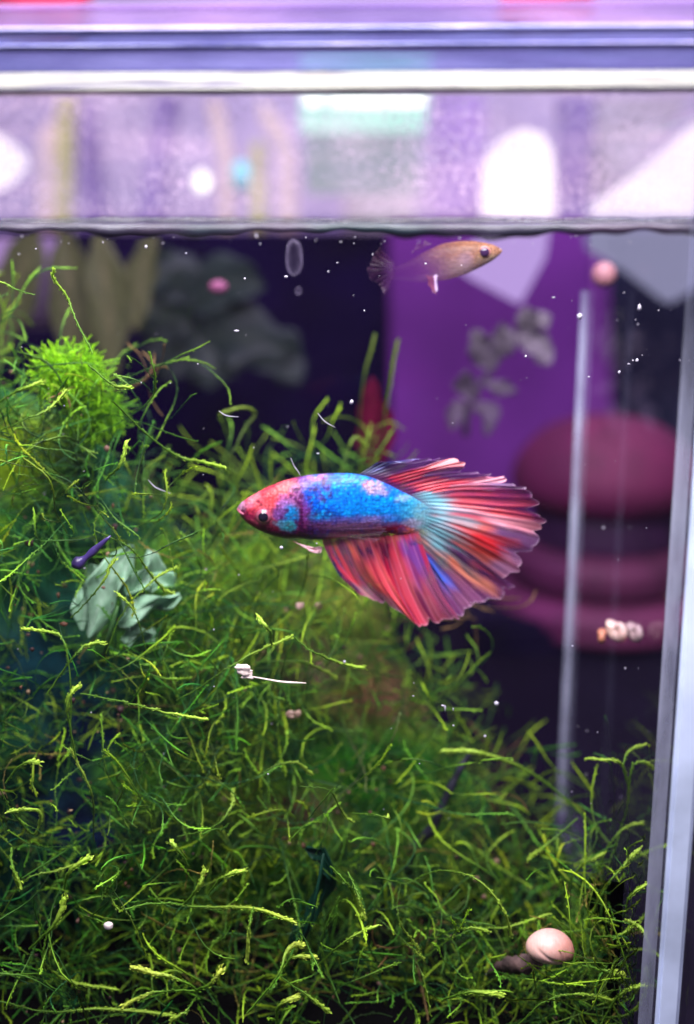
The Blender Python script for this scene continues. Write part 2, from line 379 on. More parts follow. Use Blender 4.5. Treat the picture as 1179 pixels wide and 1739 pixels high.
obj('ridge', bme('ridge', strip(zpx(10) + .004, zpx(3), FY0 + .02, FY0 + .24, .02)), M_LIDTOP, lid, (0, 0, 0))

# ------------------------------------------------------------------ surroundings
M_WALL = plain('lilac_wall', (.60, .50, .76), .8, .12, .05)
M_TABLE = plain('dark_table', (.005, .0036, .009), .9, .3, .3)
struct(obj('wall', bme('wall', box((-140, 85, -60), (140, 87, 90))), M_WALL))
M_TABLE.node_tree.nodes['Principled BSDF'].inputs['Specular IOR Level'].default_value = .05
struct(obj('table', bme('table', box((-60, -14, ZF - 3), (60, 60, ZF - .52))), M_TABLE))
M_NAVY = plain('navy_board', (.005, .001, .024), .8, .5, .25, 0, .05)
M_PURPLE = plain('purple_board', (.20, .045, .28), .8, .3, .12, 0, .05)
M_SLATE = plain('slate_board', (.020, .024, .048), .8, .35, .25, 0, .05)
tag(obj('dark_board', bme('dark_board', prism([(-420, 392), (676, 392), (668, 1900), (-420, 1900)], 44, 1.2, .15)), M_NAVY), 'large dark navy board behind the left half of the tank', 'board')
tag(obj('purple_board', bme('purple_board', prism([(660, 376), (1035, 376), (1046, 1085), (668, 1085)], 42, 1.2, .15)), M_PURPLE), 'upright purple board behind the two fish', 'board')
tag(obj('slate_board', bme('slate_board', prism([(1020, 440), (1500, 400), (1500, 1900), (860, 1900), (860, 1086), (1036, 1086)], 46, 1.2, .15)), M_SLATE), 'dull slate blue board behind the right end of the tank', 'board')

# ruby pot with domed top
M_RUBY = plain('ruby_glaze', (.11, .006, .045), .7, .3, .6)
M_PINK = plain('pink_glaze', (.12, .016, .06), .7, .25, .5)
M_WINE = plain('wine_glaze', (.095, .013, .05), .7, .3, .5)
M_DARKRED = plain('dark_band', (.035, .006, .04), .7, .4, .5)
PY = 26
pc = at(1015, 1060, PY); k = (at(1016, 900, PY) - at(1015, 900, PY)).x
zp = lambda py: at(1015, py, PY).z - pc.z
pot = empty('round_pot', pc, 'round dark red pot with a domed top and dark waist behind the tank', 'pot')
def turned(name, prof, m):
    q = spline([(r_ * k, 0, zp(y_)) for r_, y_ in prof[::-1]], 40)
    v, f = lathe([(max(a[0], .02), a[2]) for a in q], 56); return obj(name, mesh_from(name, v, f), m, pot, (0, 0, 0))
turned('dome', [(2, 706), (60, 712), (112, 736), (148, 778), (158, 815), (146, 842), (118, 856), (60, 860)], M_RUBY)
turned('waist', [(60, 846), (112, 852), (124, 884), (120, 916), (60, 926)], M_DARKRED)
turned('collar', [(60, 905), (120, 912), (154, 930), (160, 956), (146, 978), (60, 986)], M_WINE)
turned('foot_ring', [(60, 974), (140, 982), (182, 998), (190, 1020), (178, 1044), (60, 1054)], M_PINK)
tag(obj('dark_stand', bme('dark_stand', prism([(800, 1062), (1330, 1062), (1330, 1900), (800, 1900)], 22, 9, .3)), plain('stand_black', (.008, .006, .020), .8, .4, .3, 0, .05)), 'dark stand that the dark red pot stands on', 'stand')

# lit things beyond the water line
M_SHADE = glow('lit_paper', (1.0, .88, .97, 1), 1.25); M_SHADE2 = glow('lit_paper_below', (.82, .68, 1.0, 1), 1.05); M_SHADE3 = glow('dim_paper_below', (.66, .66, .95, 1), .55)  # lower shades glow dimmer and bluer, the water's dimming put into their colour
def lantern(up, low, Y, m2, label):
    rt = empty('paper_lantern', at(sum(p[0] for p in up) / len(up), 372, Y), label, 'lantern', 'glowing white lanterns behind the tank')
    obj('upper_shade', bme('upper_shade', prism(up, Y, 1.6, .2, 2), True), M_SHADE, rt)
    if low: obj('lower_shade', bme('lower_shade', prism(low, Y, 1.6, .08, 2)), m2, rt)
lantern([(824, 268), (846, 240), (876, 219), (908, 216), (936, 236), (944, 268), (947, 374), (820, 374)], [(838, 376), (936, 376), (928, 436), (884, 518), (800, 474), (770, 452)], 24, M_SHADE2, 'glowing white lantern whose lower point hangs above the guppy snout')
lantern([(1002, 366), (1012, 350), (1100, 284), (1200, 200), (1300, 240), (1300, 366)], [(1000, 376), (1300, 376), (1300, 440), (1200, 480), (1140, 516), (1070, 462), (1004, 424)], 28, M_SHADE3, 'wide white lantern wedge cut by the right edge of the glass')
lantern([(-120, 200), (-20, 222), (8, 240), (38, 272), (18, 300), (-10, 322), (-120, 330)], None, 32, None, 'small glowing white lantern at the far left above the water line')
M_MINT = glow('mint_screen', (.45, .85, .72, 1), 1.15); M_TUBE = glow('white_tube', (1, 1, .97, 1), 2.4); M_MINT2 = glow('mint_screen_dim', (.38, .55, .55, 1), .55)
scr = empty('lit_tank_hood', at(618, 300, 42), 'mint glowing lamp box with a white tube behind the rim', 'lamp')
obj('lamp_tube', bme('lamp_tube', prism([(560, 150), (722, 150), (722, 178), (560, 178)], 41.5, .4, .1)), M_TUBE, scr)
obj('lamp_spot', bme('lamp_spot', prism([(517, 152), (528, 148), (543, 152), (550, 164), (543, 177), (528, 180), (517, 174)], 41.5, .4, .1)), M_TUBE, scr)
obj('screen', bme('screen', prism([(510, 84), (735, 84), (722, 222), (510, 222)], 42, 1, .1)), M_MINT, scr)
obj('lower_panel', bme('lower_panel', prism([(515, 224), (718, 224), (712, 330), (520, 330)], 42, 1, .1)), M_MINT2, scr)
b = at(343, 308, 34)
o = obj('round_bulb', bme('round_bulb', ball(.45, 3, (.85, .85, 1.1)), True), glow('bulb_glow', (1, .98, .85, 1), 2.2), None, b)
tag(o, 'small round lit bulb shining just above the water line', 'bulb')
o = obj('teal_vial', bme('teal_vial', box((-.4, -.3, -.7), (.4, .3, .7), .18), True), plain('teal_glass', (.10, .55, .62), .3, .2, 1), None, at(410, 300, 36)); tag(o, 'small teal vial standing behind the tank beside the lit bulb', 'vial')
M_TAN = plain('tan_wood', (.60, .47, .44), .7, .2, .5); M_DUSK = plain('dusky_purple', (.13, .07, .30), .7, .25, .3); M_OLIVE = plain('olive_wood', (.46, .46, .14), .7, .2, .5)
M_DUSK2 = plain('muted_purple', (.26, .15, .44), .7, .25, .3); M_GREY = plain('grey_olive', (.30, .27, .33), .7, .4, .3); M_TAN2 = plain('buff_wood', (.50, .46, .46), .7, .3, .3)
def slat(pts, m, label, cat='post'):
    return tag(obj('upright_post', bme('upright_post', prism(pts, 52, 1.6, .2)), m), label, cat, 'posts standing behind the tank')
slat([(62, 230), (95, 190), (92, 420), (62, 420)], M_TAN, 'short tan post next to the small left lantern')
slat([(96, 160), (124, 160), (120, 250), (112, 420), (94, 420)], M_OLIVE, 'olive post behind the misted glass near the left lantern')
slat([(262, 160), (302, 160), (276, 420), (226, 420)], M_DUSK, 'dusky purple slanting post behind the misted glass')
slat([(130, 175), (160, 170), (178, 420), (140, 420)], M_DUSK, 'dusky purple straight post beside the olive post')
slat([(350, 165), (372, 165), (396, 280), (392, 420), (372, 420), (370, 280)], M_TAN, 'bent tan post just right of the round bulb')
slat([(440, 160), (466, 190), (500, 250), (505, 420), (472, 420), (472, 260), (440, 200)], M_TAN, 'bowed tan post beside the mint lamp box')
slat([(426, 240), (448, 240), (450, 420), (424, 420)], M_OLIVE, 'stubby pale post between the teal vial and bowed post')
slat([(740, 160), (826, 160), (822, 372), (730, 372)], M_DUSK2, 'broad muted purple post left of the big lantern')
slat([(1020, 160), (1180, 160), (1100, 270), (1010, 340)], M_GREY, 'broad grey olive post above the wide lantern wedge')
slat([(592, 262), (700, 262), (706, 420), (580, 420)], M_TAN2, 'squat buff post under the mint lamp box')
slat([(950, 165), (1010, 165), (995, 420), (955, 420)], M_DUSK, 'dusky post between the two big lanterns')
M_RED = plain('red_cloth', (.75, .05, .14), .8, .25, .3)
for pts, lab in (([(-40, -60), (118, -60), (120, 52), (-40, 52)], 'red cloth bundle seen through the lid at far left'), ([(872, -60), (1012, -60), (1024, 10), (1000, 32), (858, 34), (855, 10)], 'red cloth bundle seen through the lid above the lantern')):
    tag(obj('cloth_bundle', bme('cloth_bundle', prism(pts, 30, 4, .4, 3), True), M_RED), lab, 'cloth', 'red bundles behind the lid')

# ------------------------------------------------------------------ plant materials
def plant_mat(name, trans=.35, rough=.5, bump=0.3, ns=14):
    m, nt, out = mat(name)
    ca = N(nt, 'ShaderNodeVertexColor'); ca.layer_name = 'pigment'
    tc = N(nt, 'ShaderNodeTexCoord'); no = N(nt, 'ShaderNodeTexNoise'); no.inputs['Scale'].default_value = ns; L(nt, tc.outputs['Object'], no.inputs['Vector'])
    mr = N(nt, 'ShaderNodeMapRange'); mr.inputs[1].default_value = .25; mr.inputs[2].default_value = .75; mr.inputs[3].default_value = .65; mr.inputs[4].default_value = 1.3
    L(nt, no.outputs['Fac'], mr.inputs[0])
    mu = N(nt, 'ShaderNodeVectorMath'); mu.operation = 'SCALE'; L(nt, ca.outputs[0], mu.inputs[0]); L(nt, mr.outputs[0], mu.inputs['Scale'])
    p = N(nt, 'ShaderNodeBsdfPrincipled'); p.inputs['Roughness'].default_value = rough; p.inputs['Specular IOR Level'].default_value = .3
    t = N(nt, 'ShaderNodeBsdfTranslucent')
    bp = N(nt, 'ShaderNodeBump'); bp.inputs['Strength'].default_value = bump; bp.inputs['Distance'].default_value = .03; L(nt, no.outputs['Fac'], bp.inputs['Height']); L(nt, bp.outputs[0], p.inputs['Normal'])
    L(nt, mu.outputs[0], p.inputs['Base Color']); L(nt, mu.outputs[0], t.inputs[0])
    mx = N(nt, 'ShaderNodeMixShader'); mx.inputs[0].default_value = trans; L(nt, p.outputs[0], mx.inputs[1]); L(nt, t.outputs[0], mx.inputs[2])
    L(nt, mx.outputs[0], out.inputs[0]); return m
M_MOSS = plant_mat('moss_green')
M_LEAF = plant_mat('leaf_skin', .4, .45, .4, 5)

# a strand: tapered stem (3-sided) set with tiny overlapping leaflets; numpy so that thousands stay quick
def strand(path, r0, r1, g, leaf=.07, dens=26):
    n = len(path); d = np.gradient(path, axis=0); d /= np.linalg.norm(d, axis=1)[:, None] + 1e-9
    ref = np.array([.3, .5, .81]); a = np.cross(d, ref); a /= np.linalg.norm(a, axis=1)[:, None] + 1e-9; b = np.cross(d, a)
    tt = np.linspace(0, 1, n); rad = r0 + (r1 - r0) * sstep(.2, .85, tt); rad[-1] *= .35
    V = []; T = []
    for k in range(3):
        an = 2 * math.pi * k / 3
        V.append(path + (a * math.cos(an) + b * math.sin(an)) * rad[:, None]); T.append(tt)
    V = np.stack(V, 1).reshape(-1, 3); T = np.stack(T, 1).reshape(-1)
    F = []
    for i in range(n - 1):
        for k in range(3):
            p, q = i * 3 + k, i * 3 + (k + 1) % 3
            F.append((p, q, q + 3)); F.append((p, q + 3, p + 3))
    # leaflets
    s = np.sort(g.uniform(.05, 1, dens)); idx = s * (n - 1); i0 = np.minimum(idx.astype(int), n - 2); fr = (idx - i0)[:, None]
    P = path[i0] * (1 - fr) + path[i0 + 1] * fr; D = d[i0]; A = a[i0]; B = b[i0]
    an = g.uniform(0, 6.283, dens)[:, None]; O = A * np.cos(an) + B * np.sin(an); S = np.cross(D, O)
    ll = leaf * g.uniform(.6, 1.25, dens)[:, None] * (.65 + .5 * s[:, None]); rr = np.interp(s, tt, rad)[:, None]
    base = P + O * rr * .6
    tip = base + (O * .34 + D * 1.0) * ll
    wv = S * ll * .30; mid = base + (O * .26 + D * .42) * ll + O * .010
    nb = len(V)
    LV = np.stack([base, mid + wv, tip, mid - wv], 1).reshape(-1, 3)
    LT = np.repeat(np.clip(s + .12, 0, 1), 4)
    for q in range(dens):
        o = nb + q * 4; F.append((o, o + 1, o + 2)); F.append((o, o + 2, o + 3))
    return np.vstack([V, LV]), np.array(F), np.concatenate([T, LT])
def wander(g, start, dirv, length, n, curl=.5, droop=0.0):
    p = np.array(start, float); d = np.array(dirv, float); d /= np.linalg.norm(d); out = [p.copy()]
    w = g.normal(0, 1, 3) * curl
    for i in range(n - 1):
        w = w * .85 + g.normal(0, 1, 3) * curl * .5
        d = d + w * (1.0 / (n - 1)) * 1.6 + np.array([0, 0, -droop]) / (n - 1); d /= np.linalg.norm(d)
        p = p + d * length / (n - 1); out.append(p.copy())
    return np.array(out)
def cat(parts):
    V, F, T = [], [], []; o = 0
    for v, f, t in parts: V.append(v); F.append(f + o); T.append(t); o += len(v)
    return np.vstack(V), np.vstack(F), np.concatenate(T)
def sprig(g, length, nb, big=1.0, dens=13, curl=1.3):
    """stem along +Z with side branches"""
    stem = wander(g, (0, 0, 0), (g.normal(0, .25), g.normal(0, .25), 1), length, 14, curl, .45)
    th = g.uniform(.012, .022) * big
    parts = [strand(stem, th * .7, th * 1.5, g, .075 * big, int(8 + length * dens))]
    for _ in range(nb):
        i = g.integers(2, 12); dd = stem[i + 1] - stem[i]; dd /= np.linalg.norm(dd)
        side = np.cross(dd, g.normal(0, 1, 3)); side /= np.linalg.norm(side)
        br = wander(g, stem[i], dd * .9 + side * g.uniform(.4, 1.0), length * g.uniform(.25, .65), 9, curl, .35)
        parts.append(strand(br, th * .6, th * 1.5, g, .07 * big, int(5 + length * dens * .5)))
    return cat(parts)
def hue(g, dark=0.0):
    """pigment of one sprig: stem colour and tip colour"""
    u = g.random()
    stem = lina((84, 124, 14)) * (1 - u) + lina((14, 92, 52)) * u
    tip = lina((186, 222, 40)) * (1 - u * .75) + lina((70, 170, 62)) * u * .75
    if g.random() < .03: stem, tip = lina((104, 96, 40)), lina((158, 146, 66))
    k = g.uniform(.35, 1.2) * (1 - dark)
    return stem * k, tip * k
def tint(T, stem, tip):
    q = sstep(.35, 1.0, T)[:, None]; return stem * (1 - q) + tip * q

# ------------------------------------------------------------------ moss bank: a slope from the front pane up to the rear
PX = np.array([-260, -60, 0, 60, 120, 180, 230, 300, 360, 430, 500, 560, 630, 690, 760, 830, 870, 900, 960, 1040, 1110, 1180])
TOP = np.array([540, 560, 585, 600, 640, 690, 745, 820, 860, 850, 850, 850, 870, 1060, 1200, 1290, 1370, 1430, 1440, 1420, 1430, 1440])
DEP = np.array([1.0, .8, .6, .4, .2, .4, .8, 2.0, 3.2, 3.8, 4.0, 4.2, 4.4, 4.4, 4.2, 4.0, 3.6, 3.2, 2.8, 2.4, 2.2, 2.0])
def bank(px, t):
    top = np.interp(px, PX, TOP); D = np.interp(px, PX, DEP)
    py = top + (1850 - top) * t
    Y = D + (-3.0 - D) * np.power(t, .62) + .55 * (fbm(px / 90., t * 7., 2) - .5) * 2
    return py, np.clip(Y, -3.1, 5.4)
def wall_limit(px): return np.interp(px, [925, 965, 1035, 1112, 1200], [BY0 - .9, BY0 - 1.6, .6, -2.6, -3.0])
def at_np(px, py, Y):
    d = np.array(FWD) * FPX + np.array(RGT) * (px[:, None] - 589.5) + np.array(UPV) * (869.5 - py[:, None])
    return np.array(CAM) + d * ((Y - CAM.y) / d[:, 1])[:, None]
# the ground below the moss: soil heaped against the back
nx, ny = 230, 130
g1, g2 = np.meshgrid(np.linspace(-255, 1120, nx), np.linspace(0, 1, ny))
py, Y = bank(g1.ravel(), g2.ravel())
P = at_np(g1.ravel(), py + 70, np.minimum(Y + 3.6, wall_limit(g1.ravel()) + .5) + .9 * (fbm(g1.ravel() / 60., py / 60., 2) - .5))
P[:, 0] = np.clip(P[:, 0], XL_IN + .05, XR_IN - .4); P[:, 2] = np.maximum(P[:, 2], ZF + .05)
top_ = P.copy(); bot = P.copy(); bot[:, 2] = ZF + .02
F = []
idx = lambda i, j: i * nx + j
nv = nx * ny
for i in range(ny - 1):
    for j in range(nx - 1):
        F.append((idx(i, j), idx(i + 1, j), idx(i + 1, j + 1), idx(i, j + 1)))
for j in range(nx - 1): F.append((idx(0, j), idx(0, j + 1), nv + idx(0, j + 1), nv + idx(0, j)))
for i in range(ny - 1): F.append((idx(i, nx - 1), idx(i + 1, nx - 1), nv + idx(i + 1, nx - 1), nv + idx(i, nx - 1)))
bx, by = g1.ravel(), py
BC = np.tile(lina((16, 64, 30)), (nx * ny, 1))
def bed(cx, cy_, rx, ry, col, k=1.0): splat(BC, bx, by, cx, cy_, rx, ry, col, k, .75, 0, 26, .03, int(cx + cy_) % 50)
def splat(C, x, y, cx, cy_, rx, ry, col, k=1.0, soft=.5, rot=0.0, warp=5.0, fr=.11, seed=0):
    """lay an irregular spot of pigment on colours C at photo coordinates x, y"""
    wx = x + warp * 2 * (fbm(x * fr + seed, y * fr + 3, 3) - .5); wy = y + warp * 2 * (fbm(x * fr + 51, y * fr + seed + 9, 3) - .5)
    c, s = math.cos(rot), math.sin(rot); dx, dy = wx - cx, wy - cy_
    r = np.sqrt(((dx * c + dy * s) / rx) ** 2 + ((-dx * s + dy * c) / ry) ** 2)
    a = (k * (1 - sstep(1 - soft, 1 + soft, r)))[:, None]
    C[:] = C * (1 - a) + lina(col) * a
for q in range(150):
    cx, cy_ = rng.uniform(-200, 1100), rng.uniform(560, 1850); bed(cx, cy_, rng.uniform(18, 60), rng.uniform(18, 60), [(40, 104, 10), (84, 136, 8), (6, 44, 44), (10, 70, 40), (108, 140, 26), (4, 26, 40)][rng.integers(6)], .85)
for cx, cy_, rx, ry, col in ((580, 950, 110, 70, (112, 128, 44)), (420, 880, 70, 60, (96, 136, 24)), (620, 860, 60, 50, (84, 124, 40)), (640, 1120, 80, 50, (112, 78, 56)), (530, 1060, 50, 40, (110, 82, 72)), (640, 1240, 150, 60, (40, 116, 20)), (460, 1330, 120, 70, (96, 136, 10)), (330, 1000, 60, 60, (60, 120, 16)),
    (60, 1050, 130, 110, (6, 44, 52)), (140, 1350, 110, 110, (4, 24, 52)), (40, 1500, 90, 100, (6, 44, 52)), (500, 1310, 60, 30, (116, 72, 72)), (300, 1600, 110, 60, (92, 64, 60)), (270, 1650, 50, 60, (40, 20, 56)), (370, 1620, 50, 40, (96, 60, 80)), (150, 1180, 80, 60, (4, 28, 60)), (700, 1450, 70, 70, (8, 40, 40)), (780, 1540, 120, 60, (4, 52, 44)), (640, 1600, 60, 40, (110, 70, 66)), (840, 1640, 80, 30, (92, 62, 56)), (980, 1620, 110, 70, (96, 138, 18)), (600, 1690, 110, 60, (88, 112, 22)), (820, 1710, 70, 40, (104, 104, 30)), (240, 1260, 70, 50, (70, 130, 30)), (30, 700, 70, 60, (110, 140, 20)), (200, 800, 70, 60, (40, 86, 60))):  # dark teal spots put the shade of moss hollows into the bed colour
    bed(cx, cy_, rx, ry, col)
BC *= (.55 + .9 * fbm(bx / 9., by / 9., 3))[:, None]
m, nt, out = mat('mossy_bed')
tc = N(nt, 'ShaderNodeTexCoord'); p = N(nt, 'ShaderNodeBsdfPrincipled'); p.inputs['Roughness'].default_value = .85; p.inputs['Specular IOR Level'].default_value = .1
ca = N(nt, 'ShaderNodeVertexColor'); ca.layer_name = 'pigment'; L(nt, ca.outputs[0], p.inputs['Base Color'])
n2 = N(nt, 'ShaderNodeTexNoise'); n2.inputs['Scale'].default_value = 3.2; n2.inputs['Detail'].default_value = 6; n2.inputs['Roughness'].default_value = .7; L(nt, tc.outputs['Object'], n2.inputs['Vector'])
b = N(nt, 'ShaderNodeBump'); b.inputs['Strength'].default_value = .9; b.inputs['Distance'].default_value = .15; L(nt, n2.outputs['Fac'], b.inputs['Height']); L(nt, b.outputs[0], p.inputs['Normal'])
L(nt, p.outputs[0], out.inputs[0]); M_SOIL = m
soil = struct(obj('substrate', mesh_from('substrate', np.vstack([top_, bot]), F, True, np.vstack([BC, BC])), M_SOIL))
struct(obj('floor', bme('floor', box((XL_IN + .03, FY1 + .03, ZF + .012), (XR_IN - .35, BY0 - .03, ZF + .3))), M_SOIL))

g = np.random.default_rng(21)
VAR = [sprig(g, g.uniform(1.1, 2.8), int(g.integers(2, 6)), .56, 7) for _ in range(44)]
def rotmat(d, roll):
    d = Vector(d).normalized()
    return np.array((d.to_track_quat('Z', 'Y').to_matrix() @ Matrix.Rotation(roll, 3, 'Z')))
def outdir(g, up=.55):
    return (g.normal(0, .8), -.55 + g.normal(0, .45), up + g.normal(0, .55))
GAPS = [(60, 1060, 120, 100), (140, 1340, 90, 90), (590, 1250, 130, 55), (270, 1650, 80, 50), (690, 1430, 80, 60), (150, 1190, 90, 60), (820, 1500, 80, 40), (860, 1330, 60, 90), (40, 800, 60, 60), (380, 1480, 70, 40), (540, 1070, 70, 45), (640, 1120, 60, 40), (300, 1600, 90, 40), (370, 1620, 50, 40), (500, 1310, 50, 30)]
def in_gap(px, py): return any(((px - a) / c) ** 2 + ((py - b) / d) ** 2 < 1 for a, b, c, d in GAPS)
def mass(n, lo, hi, g, tmax=1.0, tpow=1.0, sc=(.8, 1.5), dark=0.0):
    px = g.uniform(lo, hi, n); t = np.power(g.random(n), tpow) * tmax
    py, Y = bank(px, t)
    Y = np.minimum(np.clip(Y + g.uniform(1.0, 4.2, n), -2.2, BY0 - .9), wall_limit(px) - g.uniform(0, .8, n))
    B = at_np(px, py + g.uniform(-5, 60, n), Y)
    thin = g.uniform(.8, 1.15, n)
    V, F, C = [], [], []; o = 0
    for i in range(n):
        if in_gap(px[i], py[i]) and g.random() < .93: continue
        if fbm(np.array([px[i] / 75. + 7]), np.array([py[i] / 75. + 3]), 2)[0] < .46 and g.random() < .88: continue
        v, f, tt = VAR[g.integers(len(VAR))]; s = g.uniform(*sc)
        v = (v * s) @ rotmat(outdir(g), g.uniform(0, 6.28)).T + B[i]
        st, tp = hue(g, dark)
        # brown and teal drifts in the bank
        bz = fbm(np.array([px[i] / 130.]), np.array([py[i] / 130.]), 2)[0]
        if bz > .70 and g.random() < .35: st, tp = lina((98, 72, 44)) * .7, lina((150, 118, 70)) * .7
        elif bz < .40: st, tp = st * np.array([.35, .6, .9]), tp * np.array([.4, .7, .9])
        if px[i] < 340 and py[i] > 930 and g.random() < .45: st, tp = st * np.array([.25, .6, .95]), tp * np.array([.35, .75, .95])  # lower left sprigs darkened to teal, putting shade there into their colour
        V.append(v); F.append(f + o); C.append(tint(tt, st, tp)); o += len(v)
    V = np.vstack(V); F = np.vstack(F); C = np.vstack(C)
    V[:, 1] = np.clip(V[:, 1], FY1 + .06, BY0 - .08); V[:, 0] = np.clip(V[:, 0], XL_IN + .05, XR_IN - .33)
    V[:, 2] = np.clip(V[:, 2], ZF + .05, ZW - .35)
    return V, F, C
CL = []
for name, lab, lo, hi, n in (('java_moss', 'tall mound of green java moss filling the left end up to the water', -240, 330, 620),
                             ('java_moss', 'sloping bank of java moss below and behind the betta', 330, 760, 640),
                             ('java_moss', 'low carpet of java moss around the pink snail shell', 760, 1118, 420)):
    c = at((lo + hi) / 2, 1650, -1); c.z = ZF + .3
    rt = empty(name, c, lab, 'moss', 'java moss clumps')
    V, F, C = mass(int(n * 2.9), lo, hi, g, dark=.16)
    me = mesh_from('moss_mass', V, F, True, C)
    o = obj('moss_mass', me, M_MOSS, rt); o['kind'] = 'stuff'
    CL.append((rt, lo, hi))

bmu = ball(1, 1, (1, 1, 1), .3, 4); bv_ = np.array([v.co[:] for v in bmu.verts]); bf_ = np.array([[v.index for v in fc.verts] for fc in bmu.faces]); bmu.free()
for rt, lo, hi in CL:
    V, F, C = [], [], []; o = 0
    for q in range(260):
        px = g.uniform(max(lo, -60), hi); py, Y = bank(np.array([px]), np.array([g.uniform(.03, 1)]))
        Yq = min(float(Y[0]) + g.uniform(.3, 3), float(wall_limit(px)) - .4); c = np.array(at(px, float(py[0]), max(Yq, -2.8)))
        if c[0] > XR_IN - .5: continue
        v = bv_ * abs(g.normal(0, .028) + .02) * g.uniform(.5, 1.5, 3) * g.uniform(.7, 1.3, (len(bv_), 1)) + c
        V.append(v); F.append(bf_ + o); o += len(v); C.append(np.tile([lina((104, 70, 52)), lina((128, 96, 84)), lina((60, 40, 40)), lina((150, 126, 96))][g.integers(4)], (len(v), 1)))
    o = obj('trapped_debris', mesh_from('trapped_debris', np.vstack(V), np.vstack(F), True, np.vstack(C)), M_MOSS, rt); o['kind'] = 'stuff'

# sprigs one can pick apart: shared meshes, each its own part
SM = []
for q in range(26):
    v, f, t = sprig(g, g.uniform(1.0, 2.9), int(g.integers(0, 4)), .78, 15, 1.5)
    st, tp = hue(g); SM.append(mesh_from('moss_sprig', v, f, True, tint(t, st, np.minimum(tp * 1.2, .75))))
for me in SM: me.materials.append(M_MOSS)
for rt, lo, hi in CL:
    for q in range(110):
        for _ in range(6):
            px = g.uniform(max(lo, -30), min(hi, 1075)); t = g.uniform(.05, 1) ** .8
            py, Y = bank(np.array([px]), np.array([t]))
            if not in_gap(px, float(py[0])): break
        p = at(px, float(py[0]), min(max(-2.7, float(Y[0]) + 1.6 * g.random() ** 1.5 - .2), float(wall_limit(px)) - .3))
        o = bpy.data.objects.new('moss_sprig', SM[g.integers(len(SM))]); COL.objects.link(o); o.parent = rt
        d = Vector(outdir(g, .35)); 
        if p.y < -1.4: d.y = abs(d.y) * .2 - .1
        if px > 980: d.x = -abs(d.x)
        o.location = p - rt.location
        o.rotation_mode = 'QUATERNION'; o.rotation_quaternion = d.to_track_quat('Z', 'Y') @ Euler((0, 0, g.uniform(0, 6.28))).to_quaternion()
        s = g.uniform(.65, 1.15); o.scale = (s, s, s)

